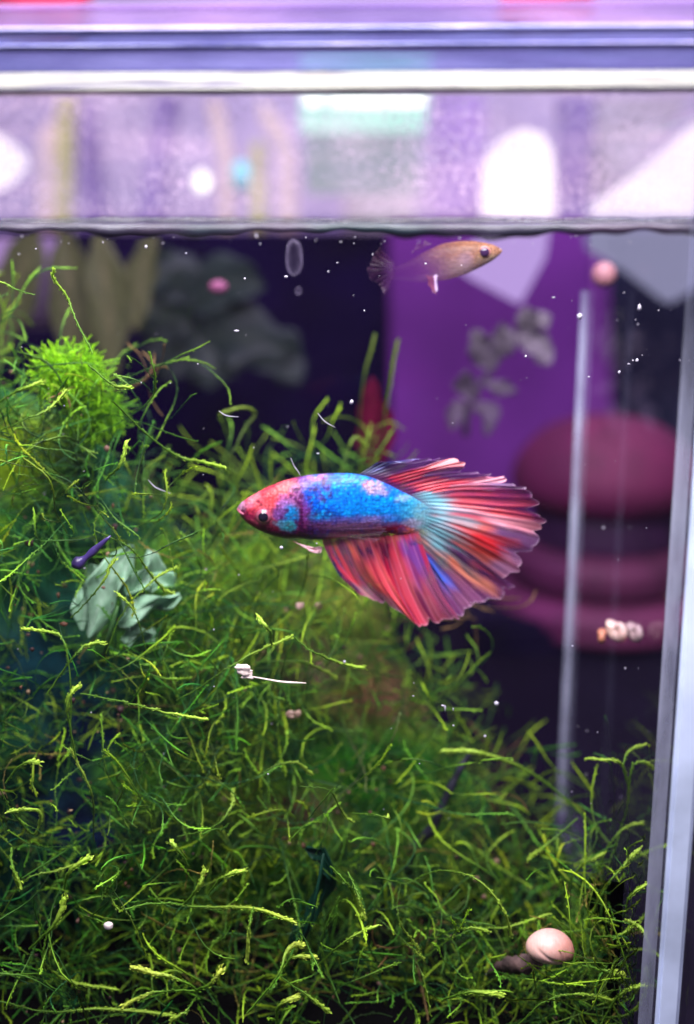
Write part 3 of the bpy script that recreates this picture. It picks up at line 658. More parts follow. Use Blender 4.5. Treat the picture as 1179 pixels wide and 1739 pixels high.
# strands with a course of their own in the photograph: pixel course, depth, thickness, brightness
HAND = [
 (0, [(158, 600), (140, 560), (122, 510), (98, 470), (96, 448)], -.8, 1.2, 1.0), (0, [(60, 500), (30, 492), (0, 480), (-20, 478)], -.8, 1.0, .9),
 (0, [(190, 680), (240, 730), (300, 770), (345, 782), (382, 792)], -.3, 1.5, 1.0), (0, [(150, 620), (190, 655), (224, 664)], -.6, 1.6, 1.0),
 (0, [(-10, 735), (40, 712), (80, 690), (110, 660)], -1.6, 1.3, 1.0), (0, [(-10, 690), (30, 660), (70, 645)], -1.8, 1.6, 1.1),
 (0, [(180, 815), (200, 790), (214, 745)], -.9, 1.7, 1.1), (0, [(120, 1240), (115, 1100), (90, 1070), (38, 1064)], -2.4, .9, 1.0),
 (0, [(80, 1180), (130, 1110), (150, 1095), (178, 1088)], -2.3, 1.4, 1.0), (0, [(130, 1290), (115, 1200), (132, 1165)], -2.6, 1.2, 1.1),
 (0, [(136, 1178), (200, 1190), (280, 1208), (350, 1219)], -2.5, .8, 1.1), (0, [(160, 1430), (150, 1350), (112, 1270)], -2.2, 1.0, .6),
 (0, [(-5, 1330), (30, 1390), (60, 1420), (70, 1382), (16, 1386)], -2.6, 1.0, .9), (0, [(10, 1330), (40, 1290), (64, 1287)], -2.7, 1.2, 1.1),
 (0, [(110, 1510), (120, 1480), (155, 1452)], -2.6, 1.6, 1.1), (0, [(50, 1610), (90, 1570), (110, 1520)], -2.7, 1.5, 1.1),
 (0, [(80, 1585), (75, 1630), (110, 1665), (200, 1680)], -2.7, .9, .9), (0, [(20, 1440), (24, 1480), (38, 1510)], -2.7, 1.5, 1.0),
 (0, [(0, 1560), (40, 1500), (95, 1480), (150, 1462)], -2.5, .8, .7), (0, [(0, 1700), (80, 1720), (180, 1712), (300, 1722)], -2.8, 1.0, .9),
 (0, [(180, 1110), (215, 1030), (262, 985), (300, 960)], -.9, 1.0, 1.0), (0, [(120, 1050), (170, 1000), (200, 950)], -1.1, 1.1, 1.0), (0, [(250, 1110), (232, 1040), (205, 1000)], -1.0, .9, .9), (0, [(160, 900), (220, 930), (270, 990), (296, 1010)], -.7, 1.4, 1.0),
 (1, [(300, 1190), (380, 1140), (440, 1105), (498, 1081)], -1.2, 1.1, 1.0), (1, [(498, 1081), (530, 1108), (570, 1130), (616, 1141)], -1.0, 1.4, 1.1),
 (1, [(462, 1095), (458, 1070), (434, 1045)], -1.1, 1.7, 1.1), (1, [(430, 1125), (500, 1125), (545, 1140), (575, 1158)], .3, 1.2, .7),
 (1, [(300, 1420), (370, 1400), (392, 1370), (394, 1345)], -1.6, 1.5, .9), (1, [(320, 1470), (300, 1445), (284, 1434)], -2.2, 1.8, 1.2),
 (1, [(210, 1545), (280, 1535), (350, 1540), (430, 1540), (505, 1565)], -2.7, 1.1, 1.2), (1, [(432, 1540), (424, 1570), (416, 1630)], -2.7, 1.1, 1.2),
 (1, [(310, 1540), (330, 1510), (344, 1472)], -2.5, 1.4, 1.1), (1, [(355, 1520), (380, 1490), (420, 1480)], -2.5, 1.2, 1.1),
 (1, [(340, 1685), (300, 1665), (220, 1645)], -2.9, 1.4, 1.35), (1, [(330, 1682), (260, 1685), (206, 1710)], -2.9, 1.2, 1.3),
 (1, [(330, 1685), (360, 1670), (380, 1642)], -2.9, 1.6, 1.35), (1, [(335, 1690), (310, 1720), (280, 1738)], -2.9, 1.2, 1.1),
 (1, [(420, 1720), (470, 1660), (490, 1610), (512, 1602)], -2.9, 1.4, 1.3), (1, [(480, 1650), (500, 1625), (545, 1620)], -2.9, 1.2, 1.3),
 (1, [(470, 1740), (475, 1710), (510, 1694)], -2.9, 1.5, 1.3), (1, [(480, 1660), (520, 1690), (560, 1720)], -2.9, 1.1, 1.0),
 (1, [(560, 1470), (590, 1500), (606, 1530), (622, 1556)], -2.4, 1.3, 1.2), (1, [(510, 1335), (560, 1345), (580, 1380), (600, 1395)], -1.6, 1.0, .9),
 (1, [(400, 1340), (450, 1310), (500, 1296), (530, 1320)], -1.0, 1.1, .8), (1, [(540, 1640), (580, 1600), (640, 1570)], -2.6, .9, 1.0),
 (1, [(640, 1490), (690, 1500), (740, 1480), (800, 1490), (845, 1540), (862, 1590)], -2.2, 1.1, 1.0), (1, [(680, 1500), (680, 1560), (720, 1620)], -2.2, .9, .8),
 (1, [(600, 1380), (650, 1385), (655, 1384)], -2.2, 1.0, 1.1), (1, [(590, 1480), (610, 1520), (622, 1556)], -2.5, 1.3, 1.1),
 (2, [(1040, 1440), (1000, 1395), (930, 1330), (860, 1290), (800, 1272), (744, 1268)], .6, 1.9, .85), (2, [(980, 1390), (930, 1430), (894, 1458)], -.4, 1.6, 1.0),
 (2, [(1030, 1480), (1052, 1420), (1068, 1350), (1060, 1305), (1040, 1290), (990, 1289)], -.4, 1.1, .9), (2, [(1064, 1330), (1058, 1300), (1070, 1278), (1098, 1268)], -.4, 1.2, .9), (2, [(1068, 1340), (1074, 1300), (1092, 1292), (1112, 1302)], -.4, 1.5, 1.0),
 (2, [(1010, 1490), (1035, 1430), (1060, 1405), (1090, 1398)], -.4, 1.2, .9), (2, [(700, 1640), (790, 1585), (870, 1575), (935, 1555)], -1.8, .9, 1.1), (2, [(740, 1590), (790, 1578), (830, 1582)], -2.0, 1.3, 1.1),
 (2, [(930, 1685), (990, 1720), (1060, 1725), (1095, 1690), (1100, 1640)], -2.6, 1.0, 1.0), (2, [(990, 1640), (1030, 1650), (1060, 1655)], -2.4, 1.6, 1.2),
 (2, [(1010, 1590), (1050, 1590), (1085, 1566)], -2.2, 1.7, 1.2), (2, [(750, 1700), (800, 1685), (860, 1690)], -2.8, 1.4, 1.1), (2, [(640, 1560), (700, 1610), (720, 1630)], -2.2, .8, .8),
 (2, [(1000, 1560), (1030, 1500), (1062, 1460), (1085, 1440)], -1.8, 1.3, 1.0), (2, [(1060, 1560), (1072, 1520), (1100, 1500)], -2.2, 1.4, 1.1), (2, [(960, 1530), (985, 1480), (1030, 1450)], -.6, 1.3, .9), (2, [(1100, 1680), (1104, 1620), (1090, 1580), (1060, 1560)], -2.7, 1.1, 1.0), (2, [(880, 1740), (930, 1700), (1000, 1690), (1050, 1700)], -2.7, 1.0, 1.0), (2, [(1020, 1740), (1050, 1690), (1096, 1670)], -2.8, 1.2, 1.0),
 (1, [(370, 890), (376, 850), (372, 800), (400, 760), (420, 720), (432, 700), (415, 690), (372, 700)], 3.4, 1.3, .35), (1, [(560, 860), (580, 800), (600, 745), (625, 760)], 4.0, 1.5, .5),
 (1, [(640, 800), (655, 700), (676, 575)], 6.6, 1.6, .28), (1, [(610, 780), (615, 660), (638, 570)], 6.6, 1.3, .24),
]
gh = np.random.default_rng(5)
for ci, pts, Y, th, br in HAND:
    if Y < -2.3: th, br = th * 1.4, br * 1.15
    rt = CL[ci][0]
    P3 = [tuple(at(x, y, Y + .35 * math.sin(i * 1.3 + len(pts)))) for i, (x, y) in enumerate(pts)]
    path = spline(P3, 6 + 7 * len(pts)); ln = np.linalg.norm(np.diff(path, axis=0), axis=1).sum()
    path = path + np.cumsum(gh.normal(0, .006, path.shape), axis=0)
    path[:, 1] = np.maximum(path[:, 1], FY1 + .1)
    v, f, t = strand(path, .012 * th, .026 * th, gh, .052 * (.55 + .45 * th), int(24 + ln * 26))
    st = lina((86, 128, 34)) * br; tp = np.minimum(lina((178, 212, 74)) * br, .8)
    obj('moss_sprig', mesh_from('moss_sprig', v, f, True, tint(t, st, tp)), M_MOSS, rt)

# bright tuft of fine algae on the left mound
def tuft(c, r, n, g, col0, col1, ln=.5):
    V, F, C = [], [], []; o = 0
    for i in range(n):
        d = g.normal(0, 1, 3); d /= np.linalg.norm(d); b0 = d * np.array(r) * g.uniform(.2, .95)
        p = wander(g, b0, d + g.normal(0, .8, 3), ln * g.uniform(.4, 1.0), 6, 2.4, .2)
        v, f, t = strand(p, .009, .011, g, .03, 4); V.append(v); F.append(f + o); o += len(v)
        C.append(tint(t, col0 * g.uniform(.7, 1.2), col1 * g.uniform(.7, 1.2)))
    return mesh_from('algae_tuft', np.vstack(V), np.vstack(F), True, np.vstack(C))
o = obj('algae_tuft', tuft(None, (.80, .6, .62), 1500, g, lina((110, 176, 4)), lina((160, 220, 10))), M_MOSS, None, at(118, 640, 1.9)); tag(o, 'bright lime green tuft of algae on top of the left moss mound', 'algae', 'lime algae tufts')
o = obj('algae_tuft', tuft(None, (.62, .5, .55), 1000, g, lina((90, 156, 4)), lina((136, 196, 14))), M_MOSS, None, at(160, 705, 2.1)); tag(o, 'lower lime green algae tuft hanging under the topmost one', 'algae', 'lime algae tufts')

# leaves: sheet with thickness, midrib and wavy margin
def leaf_mesh(name, path, width, g, col, col2, wavy=.1, n=26, m=13, thick=.015, side=(0, 0, 1)):
    path = spline(path, n); d = np.gradient(path, axis=0); d /= np.linalg.norm(d, axis=1)[:, None]
    s = np.cross(d, np.array(side, float)); s /= np.linalg.norm(s, axis=1)[:, None] + 1e-9; nn = np.cross(s, d)
    V, C = [], []; ph = g.uniform(0, 6.28, 2)
    for sgn in (1, -1):
        for i in range(n):
            t = i / (n - 1); wd = width * (math.sin(math.pi * min(1, t * .93 + .05)) ** .8) * (1 + .10 * math.sin(17 * t + ph[0]))
            for j in range(m):
                u = j / (m - 1) * 2 - 1
                off = wavy * (abs(u) ** 1.5) * math.sin(9 * t + 3 * u + ph[1]) + .12 * width * u * u - .02 * math.exp(-(u * 9) ** 2)
                V.append(path[i] + s[i] * u * wd + nn[i] * (off + sgn * thick))
                vein = .5 + .5 * math.cos(22 * (t - abs(u) * .35)); q = .25 * vein + .4 * math.exp(-(u * 6) ** 2)
                C.append(col * (1 - q) + col2 * q)
    V = np.array(V); C = np.array(C); F = []
    o2 = n * m
    for i in range(n - 1):
        for j in range(m - 1):
            a = i * m + j; F.append((a, a + 1, a + m + 1, a + m)); F.append((o2 + a, o2 + a + m, o2 + a + m + 1, o2 + a + 1))
    for i in range(n - 1):
        for j in (0, m - 1):
            a = i * m + j; F.append((a, a + m, o2 + a + m, o2 + a) if j == 0 else (a + m, a, o2 + a, o2 + a + m))
    return mesh_from(name, V, np.array(F), True, C)
pl = lina((150, 196, 160)); pl2 = lina((196, 224, 200))
rt = empty('pale_plant', at(200, 1120, .4), 'pale mint crumpled leaves half buried in the left moss mound', 'plant')
for pts, wd, Y in (([(150, 1080), (185, 990), (225, 925)], .36, .3), ([(205, 1060), (240, 985), (262, 935)], .34, .6), ([(200, 1060), (250, 1030), (306, 1010)], .2, .2), ([(205, 1085), (235, 1078), (264, 1072)], .17, .3), ([(140, 1070), (150, 1010), (165, 960)], .24, .5), ([(215, 1010), (255, 985), (296, 1000)], .24, .6)):
    P3 = [tuple(at(x, y, Y + .2 * i)) for i, (x, y) in enumerate(pts)]
    obj('leaf', leaf_mesh('leaf', P3, wd, g, pl * g.uniform(.45, .9), pl2 * .9, .26, side=(g.normal(0, .6), -1, g.normal(0, .6))), M_LEAF, rt)
v, f = tube([at(175, 1130, .1), at(185, 1080, -.2), at(200, 1030, -.3)], [.05, .045, .03]); obj('stem', mesh_from('stem', v, f, True, np.tile(lina((70, 110, 60)), (len(v), 1))), M_LEAF, rt)
rt = empty('dark_plant', at(500, 1600, -1.9), 'dark teal broad leaf drooping in the moss near the bottom middle', 'plant')
dk = lina((20, 70, 52))
for pts, wd in (([(548, 1440), (556, 1490), (536, 1540), (512, 1588)], .22), ([(520, 1440), (545, 1455), (560, 1490)], .18), ([(515, 1560), (500, 1590), (492, 1610)], .14)):
    obj('leaf', leaf_mesh('leaf', [tuple(at(x, y, -1.3)) for x, y in pts], wd * .8, g, dk * .7, dk * 1.5, .12, side=(.2, -1, .2)), M_LEAF, rt)
v, f = tube([at(500, 1640, -2.0), at(530, 1560, -2.2), at(550, 1450, -2.3)], [.04, .035, .03]); obj('stem', mesh_from('stem', v, f, True, np.tile(dk * .7, (len(v), 1))), M_LEAF, rt)

# twigs
M_TWIG = plain('wet_black_twig', (.012, .012, .022), .5, .5, 3, .6)
tw = [tuple(at(x, y, Y)) for x, y, Y in ((690, 1480, 1.6), (705, 1440, 1.5), (735, 1405, 1.3), (755, 1360, 1.3), (780, 1310, 1.4), (800, 1275, 1.5))]
p = spline(tw, 24); v, f = tube(p, list(np.linspace(.15, .06, 24) * (1 + .15 * np.sin(np.arange(24) * 1.7))), 8)
tag(obj('twig', mesh_from('twig', v, f), M_TWIG), 'long black twig rising from the moss left of the thin seam', 'twig')
p = spline([tuple(at(x, y, -1.6)) for x, y in ((122, 962), (140, 952), (160, 935), (188, 910))], 14)
v, f = tube(p, [.02, .09, .12, .13, .1, .07, .06, .07, .08, .075, .06, .05, .035, .015], 8)
tag(obj('twig', mesh_from('twig', v, f), plain('violet_black_bark', (.03, .018, .09), .35, .8, 4, .5, .6)), 'short violet black twig beside the pale crumpled leaves', 'twig')

# ------------------------------------------------------------------ plants and growth seen through the back
def bgplant(label, base, stems, leaves, col, col2, scol, wavy=.15):
    rt = empty('background_plant', at(*base), label, 'plant')
    for pts, r in stems:
        p = spline([tuple(at(*q)) for q in pts], 16); v, f = tube(p, list(np.linspace(r, r * .5, 16)), 7)
        obj('stem', mesh_from('stem', v, f, True, np.tile(scol, (len(v), 1))), M_LEAF, rt)
    for pts, wd in leaves:
        obj('leaf', leaf_mesh('leaf', [tuple(at(*q)) for q in pts], wd, g, col * g.uniform(.75, 1.15), col2, wavy, side=(.15, -1, .2)), M_LEAF, rt)
gl_, gl2 = lina((138, 136, 134)), lina((164, 164, 150))
bgplant('dull mauve green sprig in front of the purple board', (800, 740, 14), [([(790, 740, 14), (800, 680, 14), (840, 620, 14), (880, 560, 14), (905, 530, 14)], .12)],
        [([(835, 625, 14), (815, 590, 13.6), (808, 560, 13.4)], .42), ([(845, 612, 14), (855, 580, 13.7), (850, 548, 13.4)], .38), ([(880, 570, 14), (915, 590, 13.7), (935, 620, 13.4)], .4), ([(890, 560, 14), (915, 545, 13.7), (930, 560, 13.4)], .35),
         ([(885, 565, 14), (895, 540, 13.7), (910, 525, 13.4)], .3), ([(805, 680, 14), (790, 650, 13.7), (795, 630, 13.4)], .35), ([(800, 690, 14), (775, 700, 13.7), (768, 730, 13.4)], .32), ([(805, 690, 14), (830, 700, 13.7), (828, 740, 13.4)], .3), ([(825, 650, 14), (855, 660, 13.7), (875, 665, 13.4)], .26)], gl_, gl2, gl_ * .6)
gd, gd2 = lina((50, 68, 60)), lina((70, 88, 66))
bgplant('broad dull green leaves floating dark behind the left of the tank', (330, 640, 24), [([(330, 660, 24), (330, 580, 24), (320, 500, 24)], .15)],
        [([(330, 560, 24), (250, 520, 23.5), (190, 520, 23)], 1.3), ([(325, 520, 24), (380, 480, 23.5), (450, 490, 23)], 1.1), ([(330, 580, 24), (400, 570, 23.5), (500, 600, 23)], 1.3), ([(325, 500, 24), (290, 470, 23.5), (240, 455, 23)], 1.1), ([(325, 590, 24), (290, 600, 23.5), (240, 590, 23)], 1.1), ([(330, 560, 24), (370, 620, 23.5), (400, 640, 23)], 1.1), ([(420, 560, 24), (470, 600, 23.5), (510, 650, 23)], 1.0)], gd, gd2, gd * .6, .3)
gt, gt2 = lina((92, 104, 60)), lina((140, 138, 90))
bgplant('hazy olive strap leaves rising behind the left moss mound', (120, 640, 19), [],
        [([(130, 640, 19), (120, 500, 19), (112, 385, 19)], .75), ([(190, 640, 18), (182, 500, 18), (168, 385, 18)], .7), ([(-30, 640, 19), (30, 480, 19), (60, 385, 19)], .8), ([(230, 560, 18), (240, 470, 18), (262, 385, 18)], .5)], gt, gt2, gt, .08)
rd, rd2 = lina((130, 30, 60)), lina((160, 50, 70))
bgplant('deep red leaves between two thin green blades near the purple board', (640, 800, 9), [([(640, 800, 9), (642, 720, 9), (640, 660, 9)], .08)],
        [([(640, 780, 9), (630, 700, 8.8), (632, 640, 8.6)], .34), ([(642, 790, 9), (655, 730, 8.8), (652, 680, 8.6)], .28), ([(640, 800, 9), (620, 760, 8.8), (612, 720, 8.6)], .25)], rd, rd2, rd * .5, .06)
M_PALE = plain('pale_post', (.55, .48, .60), .7, .15, .4)
tag(obj('pale_block', bme('pale_block', prism([(-300, 405), (92, 405), (88, 560), (-300, 560)], 20, 2, .3), True), plain('mauve_block', (.20, .15, .22), .7, .3, .3)), 'dull mauve block behind the strap leaves at far left', 'block')
o = obj('pink_bead', bme('pink_bead', ball(.33, 3), True), plain('salmon_bead', (.36, .16, .17), .4, .15, 1), None, at(1026, 466, 9)); tag(o, 'salmon pink bead hanging beside the thin rear seam below water', 'bead')
o = obj('pink_bead', bme('pink_bead', ball(.2, 3, (1.3, 1, .9)), True), plain('dusky_bead', (.34, .13, .16), .5, .15, 1), None, at(371, 487, 10)); tag(o, 'dusky pink bead among the dark leaves behind the tank', 'bead')

# ------------------------------------------------------------------ snail shells, debris, bubbles
def shell(name, c, r, sc_, colour, label, group=None, rot=(0, 0, 0), seed=1, cat='snail shell'):
    """low spired shell: a flattened whorl wound round itself with a grooved lip"""
    n, mseg = 120, 22; V = []; F = []
    for i in range(n):
        t = i / (n - 1); a = t * 4.2 * math.pi; rr = .10 + .90 * t ** 1.4; tubeR = .08 + .50 * t ** 1.3
        cx, cz, cyy = math.cos(a) * (rr - tubeR * .55), math.sin(a) * (rr - tubeR * .55), -.35 * (1 - t) * .6
        for k in range(mseg):
            b = 2 * math.pi * k / mseg; o_ = tubeR * (1 + .02 * math.sin(70 * t))
            V.append(((cx + math.cos(a) * math.cos(b) * o_), (cyy + math.sin(b) * o_ * 1.05), (cz + math.sin(a) * math.cos(b) * o_)))
    for i in range(n - 1):
        for k in range(mseg): F.append((i * mseg + k, i * mseg + (k + 1) % mseg, (i + 1) * mseg + (k + 1) % mseg, (i + 1) * mseg + k))
    F.append(tuple(range(mseg))[::-1]); F.append(tuple((n - 1) * mseg + k for k in range(mseg)))
    V = np.array(V) * r * np.array(sc_) * .8
    o = obj(name, mesh_from(name, V, F), plain(name + '_skin', colour, .38, .22, 5 / max(r, .05) * .3, .25, .5), None, c)
    o.rotation_euler = rot
    return tag(o, label, cat, group)
# the big pink shell, closer to an egg with a folded lip
bm = bmesh.new(); bmesh.ops.create_uvsphere(bm, u_segments=64, v_segments=40, radius=1)
for vv in bm.verts:
    p = vv.co.copy()
    fold = .075 * math.exp(-((p.x * .55 + p.z * .9 + .18 - .25 * p.x * p.x) / .10) ** 2) * (1 if p.x > -.45 else math.exp(-((p.x + .45) / .2) ** 2))
    fold2 = .05 * math.exp(-((p.x - .62 + .3 * p.z) / .07) ** 2) * (1 if p.z < .3 else math.exp(-((p.z - .3) / .2) ** 2))
    kk = 1 - fold - fold2 + .05 * math.sin(2.3 * p.x + 1) * p.z
    vv.co = Vector((p.x * .47, p.y * .38, p.z * .31 - .05 * p.x * p.x * .6)) * kk
def shell_mat(name, a, b):
    m, nt, out = mat(name); p = N(nt, 'ShaderNodeBsdfPrincipled'); p.inputs['Roughness'].default_value = .42; p.inputs['Subsurface Weight'].default_value = .15; p.inputs['Subsurface Radius'].default_value = (.1, .05, .04)
    tc = N(nt, 'ShaderNodeTexCoord'); sx = N(nt, 'ShaderNodeSeparateXYZ'); L(nt, tc.outputs['Object'], sx.inputs[0])
    no = N(nt, 'ShaderNodeTexNoise'); no.inputs['Scale'].default_value = 6; no.inputs['Detail'].default_value = 8; no.inputs['Roughness'].default_value = .7; L(nt, tc.outputs['Object'], no.inputs['Vector'])
    wv_ = N(nt, 'ShaderNodeTexWave'); wv_.inputs['Scale'].default_value = 6; wv_.inputs['Distortion'].default_value = 3; L(nt, tc.outputs['Object'], wv_.inputs['Vector']); bq = N(nt, 'ShaderNodeBump'); bq.inputs['Strength'].default_value = .09; bq.inputs['Distance'].default_value = .02; L(nt, wv_.outputs['Fac'], bq.inputs['Height']); L(nt, bq.outputs[0], p.inputs['Normal'])
    ad = N(nt, 'ShaderNodeMath'); ad.operation = 'MULTIPLY_ADD'; ad.inputs[1].default_value = .9; L(nt, sx.outputs['X'], ad.inputs[0]); L(nt, no.outputs['Fac'], ad.inputs[2])
    r = N(nt, 'ShaderNodeValToRGB'); r.color_ramp.elements[0].color = a; r.color_ramp.elements[1].color = b; r.color_ramp.elements[0].position = .3; r.color_ramp.elements[1].position = .95
    L(nt, ad.outputs[0], r.inputs[0]); L(nt, r.outputs[0], p.inputs['Base Color']); L(nt, p.outputs[0], out.inputs[0]); return m
snail = empty('snail', at(935, 1608, -2.3), 'pale pink smooth snail shell lying on the moss at bottom right', 'snail')
so = obj('shell', bme('shell', bm, True), shell_mat('pink_shell', (.66, .40, .34, 1), (.52, .20, .15, 1)), snail, (0, 0, 0)); so.rotation_euler = (0, .12, 0)
v, f = tube(spline([tuple(at(x, y, Yq) - snail.location) for x, y, Yq in ((925, 1622, -2.2), (890, 1638, -2.0), (860, 1640, -1.6), (826, 1656, -1.0))], 14), [.10, .15, .19, .15, .21, .14, .19, .13, .18, .11, .14, .07, .08, .03], 10)
obj('foot', mesh_from('foot', v, f), plain('snail_flesh', (.085, .05, .045), .8, .8, 3, 1.5), snail, (0, 0, 0))

XP = XR_IN - .2
for (px, py, r, col, lab) in ((1022, 1080, .23, (.45, .17, .10), 'orange brown small snail shell at the left of the three on glass'), (1050, 1070, .36, (.62, .42, .36), 'largest pale brown snail shell in the middle of three on glass'), (1080, 1073, .32, (.40, .27, .26), 'dull brown snail shell at the right of the three on glass')):
    shell('snail_shell', at(px, py, 2.2), r, (1, .8, .9), col, lab, 'snail shells stuck to the side glass', (0, .4 * r, 1.5 * r * 4), cat='snail shell')
shell('snail_shell', at(508, 1028, 1.2), .11, (1, 1, 1), (.75, .48, .42), 'tiny pink snail shell under the betta anal fin, the brighter of two', 'tiny shells below the betta')
shell('snail_shell', at(540, 1028, 1.5), .10, (1, 1, 1), (.58, .34, .28), 'tiny duller pink snail shell next to the brighter one below the betta', 'tiny shells below the betta')
shell('snail_shell', at(496, 1212, .3), .17, (1.2, 1, .8), (.26, .16, .12), 'dim brown snail shell in moss shade below the white debris', None)
o = obj('white_pebble', bme('white_pebble', ball(.09, 3, (1, .8, .8), .15, 3), True), plain('chalky_white', (.85, .72, .68), .6, .1, 8), None, at(184, 1572, -2.8)); tag(o, 'tiny chalk white pebble on brown moss at bottom left', 'pebble')

# debris flake with a trailing thread
M_FLAKE = plain('pale_flake', (.85, .68, .62), .6, .15, 8, .3)
rt = empty('debris_flake', at(415, 1140, -1.5), 'pale pinkish debris flake trailing a white thread over the moss', 'debris')
bm = bmesh.new()
for cx, cy_, r, sd, sc3 in ((412, 1136, 11, 4, (.9, .4, .8)), (420, 1149, 7, 9, (1, .4, .55)), (424, 1141, 6, 2, (.9, .4, .6)), (408, 1131, 5, 7, (1, .4, .5))):
    tmp = ball(r * PXS, 3, sc3, .75, sd); me_ = bpy.data.meshes.new('tmp'); tmp.to_mesh(me_); tmp.free()
    st = len(bm.verts); bm.from_mesh(me_); bm.verts.ensure_lookup_table(); off = at(cx, cy_, -1.5)
    for q in range(st, len(bm.verts)): bm.verts[q].co += off
obj('flake', bme('flake', bm, True), M_FLAKE, rt)
p = spline([tuple(at(x, y, -1.5)) for x, y in ((422, 1148), (450, 1153), (480, 1158), (520, 1160))], 20); v, f = tube(p, list(np.interp(np.arange(20), [0, 6, 14, 19], [.01, .014, .022, .008])), 5)
obj('thread', mesh_from('thread', v, f), M_FLAKE, rt)

# drifting specks, nobody could count them
M_SPECK = plain('white_speck', (.45, .42, .5), .5, .05, 5)
V, F = [], []; o_ = 0; gs = np.random.default_rng(11)
bmu = ball(1, 1); base_v = np.array([v.co[:] for v in bmu.verts]); base_f = np.array([[v.index for v in fc.verts] for fc in bmu.faces]); bmu.free()
SP = [(985, 537, 6), (1086, 523, 7), (893, 605, 4), (1075, 612, 4), (1052, 632, 3), (1000, 640, 3), (843, 1195, 4), (756, 1203, 5), (770, 1232, 4), (824, 1250, 3), (703, 1160, 2), (702, 1182, 2), (478, 930, 3), (540, 770, 3), (597, 683, 4), (573, 446, 3), (486, 470, 4), (402, 562, 4), (723, 448, 3), (336, 618, 2), (240, 650, 3), (940, 505, 3), (155, 1210, 2), (585, 1124, 3), (1082, 612, 3), (1068, 618, 3), (770, 1205, 3), (752, 1198, 3)]
pts = [(x, y, r, -1.2 + .5 * math.sin(x)) for x, y, r in SP] + [(gs.uniform(0, 1120), 400 + 1300 * gs.random() ** 1.2, abs(gs.normal(0, .7)) + .6, gs.uniform(-3.2, 3)) for _ in range(150)] + [(gs.uniform(0, 1120), gs.uniform(398, 412) + 22 * gs.random() ** 3, abs(gs.normal(0, 1.0)) + .6, gs.uniform(-3.2, -1)) for _ in range(34)]
for x, y, r, Yp in pts:
    c = np.array(at(x, y, Yp)); q = base_v * (r * PXS * .75) * gs.uniform(.35, 1.5, 3) * gs.uniform(.8, 1.2, (len(base_v), 1))
    V.append(q + c); F.append(base_f + o_); o_ += len(base_v)
o = obj('drifting_specks', mesh_from('drifting_specks', np.vstack(V), np.vstack(F)), M_SPECK); o['kind'] = 'stuff'; tag(o, 'fine white specks drifting through the water', 'specks')
# stray pale hairs in the water
M_HAIR = plain('pale_hair', (.36, .33, .42), .5, .1, 5)
for pts_, lab in (([(494, 778), (500, 792), (506, 800), (511, 809)], 'short pale hair standing just above the betta back'), ([(372, 698), (385, 706), (406, 708)], 'pale curved hair drifting in the dark left of centre'), ([(252, 815), (265, 828), (290, 838)], 'pale thread drifting beside the left moss mound'), ([(540, 702), (552, 716), (570, 726)], 'pale thread drifting above the betta back in the dark')):
    p = spline([tuple(at(x, y, -.3)) for x, y in pts_], 12); v, f = tube(p, list(np.interp(np.arange(12), [0, 5, 11], [.005, .011, .004])), 5)
    tag(obj('drifting_hair', mesh_from('drifting_hair', v, f), M_HAIR), lab, 'hair', 'pale hairs adrift in the water')
# bubbles and residue clinging to the back pane
m, nt, out = mat('bubble_film')
t = N(nt, 'ShaderNodeBsdfTransparent'); d = N(nt, 'ShaderNodeBsdfPrincipled'); d.inputs['Base Color'].default_value = (.55, .45, .72, 1); d.inputs['Roughness'].default_value = .15
lw = N(nt, 'ShaderNodeLayerWeight'); lw.inputs[0].default_value = .84
tc = N(nt, 'ShaderNodeTexCoord'); no = N(nt, 'ShaderNodeTexNoise'); no.inputs['Scale'].default_value = 7; L(nt, tc.outputs['Object'], no.inputs['Vector'])
mu = N(nt, 'ShaderNodeMath'); mu.operation = 'MULTIPLY_ADD'; mu.use_clamp = True; mu.inputs[1].default_value = .16; mu.inputs[2].default_value = 0.008; L(nt, lw.outputs['Facing'], mu.inputs[0])
mu2 = N(nt, 'ShaderNodeMath'); mu2.operation = 'MULTIPLY'; mu2.use_clamp = True; L(nt, mu.outputs[0], mu2.inputs[0]); L(nt, no.outputs['Fac'], mu2.inputs[1])
mx = N(nt, 'ShaderNodeMixShader'); L(nt, mu2.outputs[0], mx.inputs[0]); L(nt, t.outputs[0], mx.inputs[1]); L(nt, d.outputs[0], mx.inputs[2]); L(nt, mx.outputs[0], out.inputs[0])
M_BUB = m
for x, y, a, b_, lab in ((500, 438, 16, 34, 'tall faint bubble under the water line above the betta'), (507, 494, 6, 7, 'small faint bubble just below the tall one')):
    o = obj('air_bubble', bme('air_bubble', ball(1, 4, (a * PXS, a * PXS * .4, b_ * PXS), .10, x), True), M_BUB, None, at(x, y, 3.0)); tag(o, lab, 'bubble', 'bubbles in the dark water')

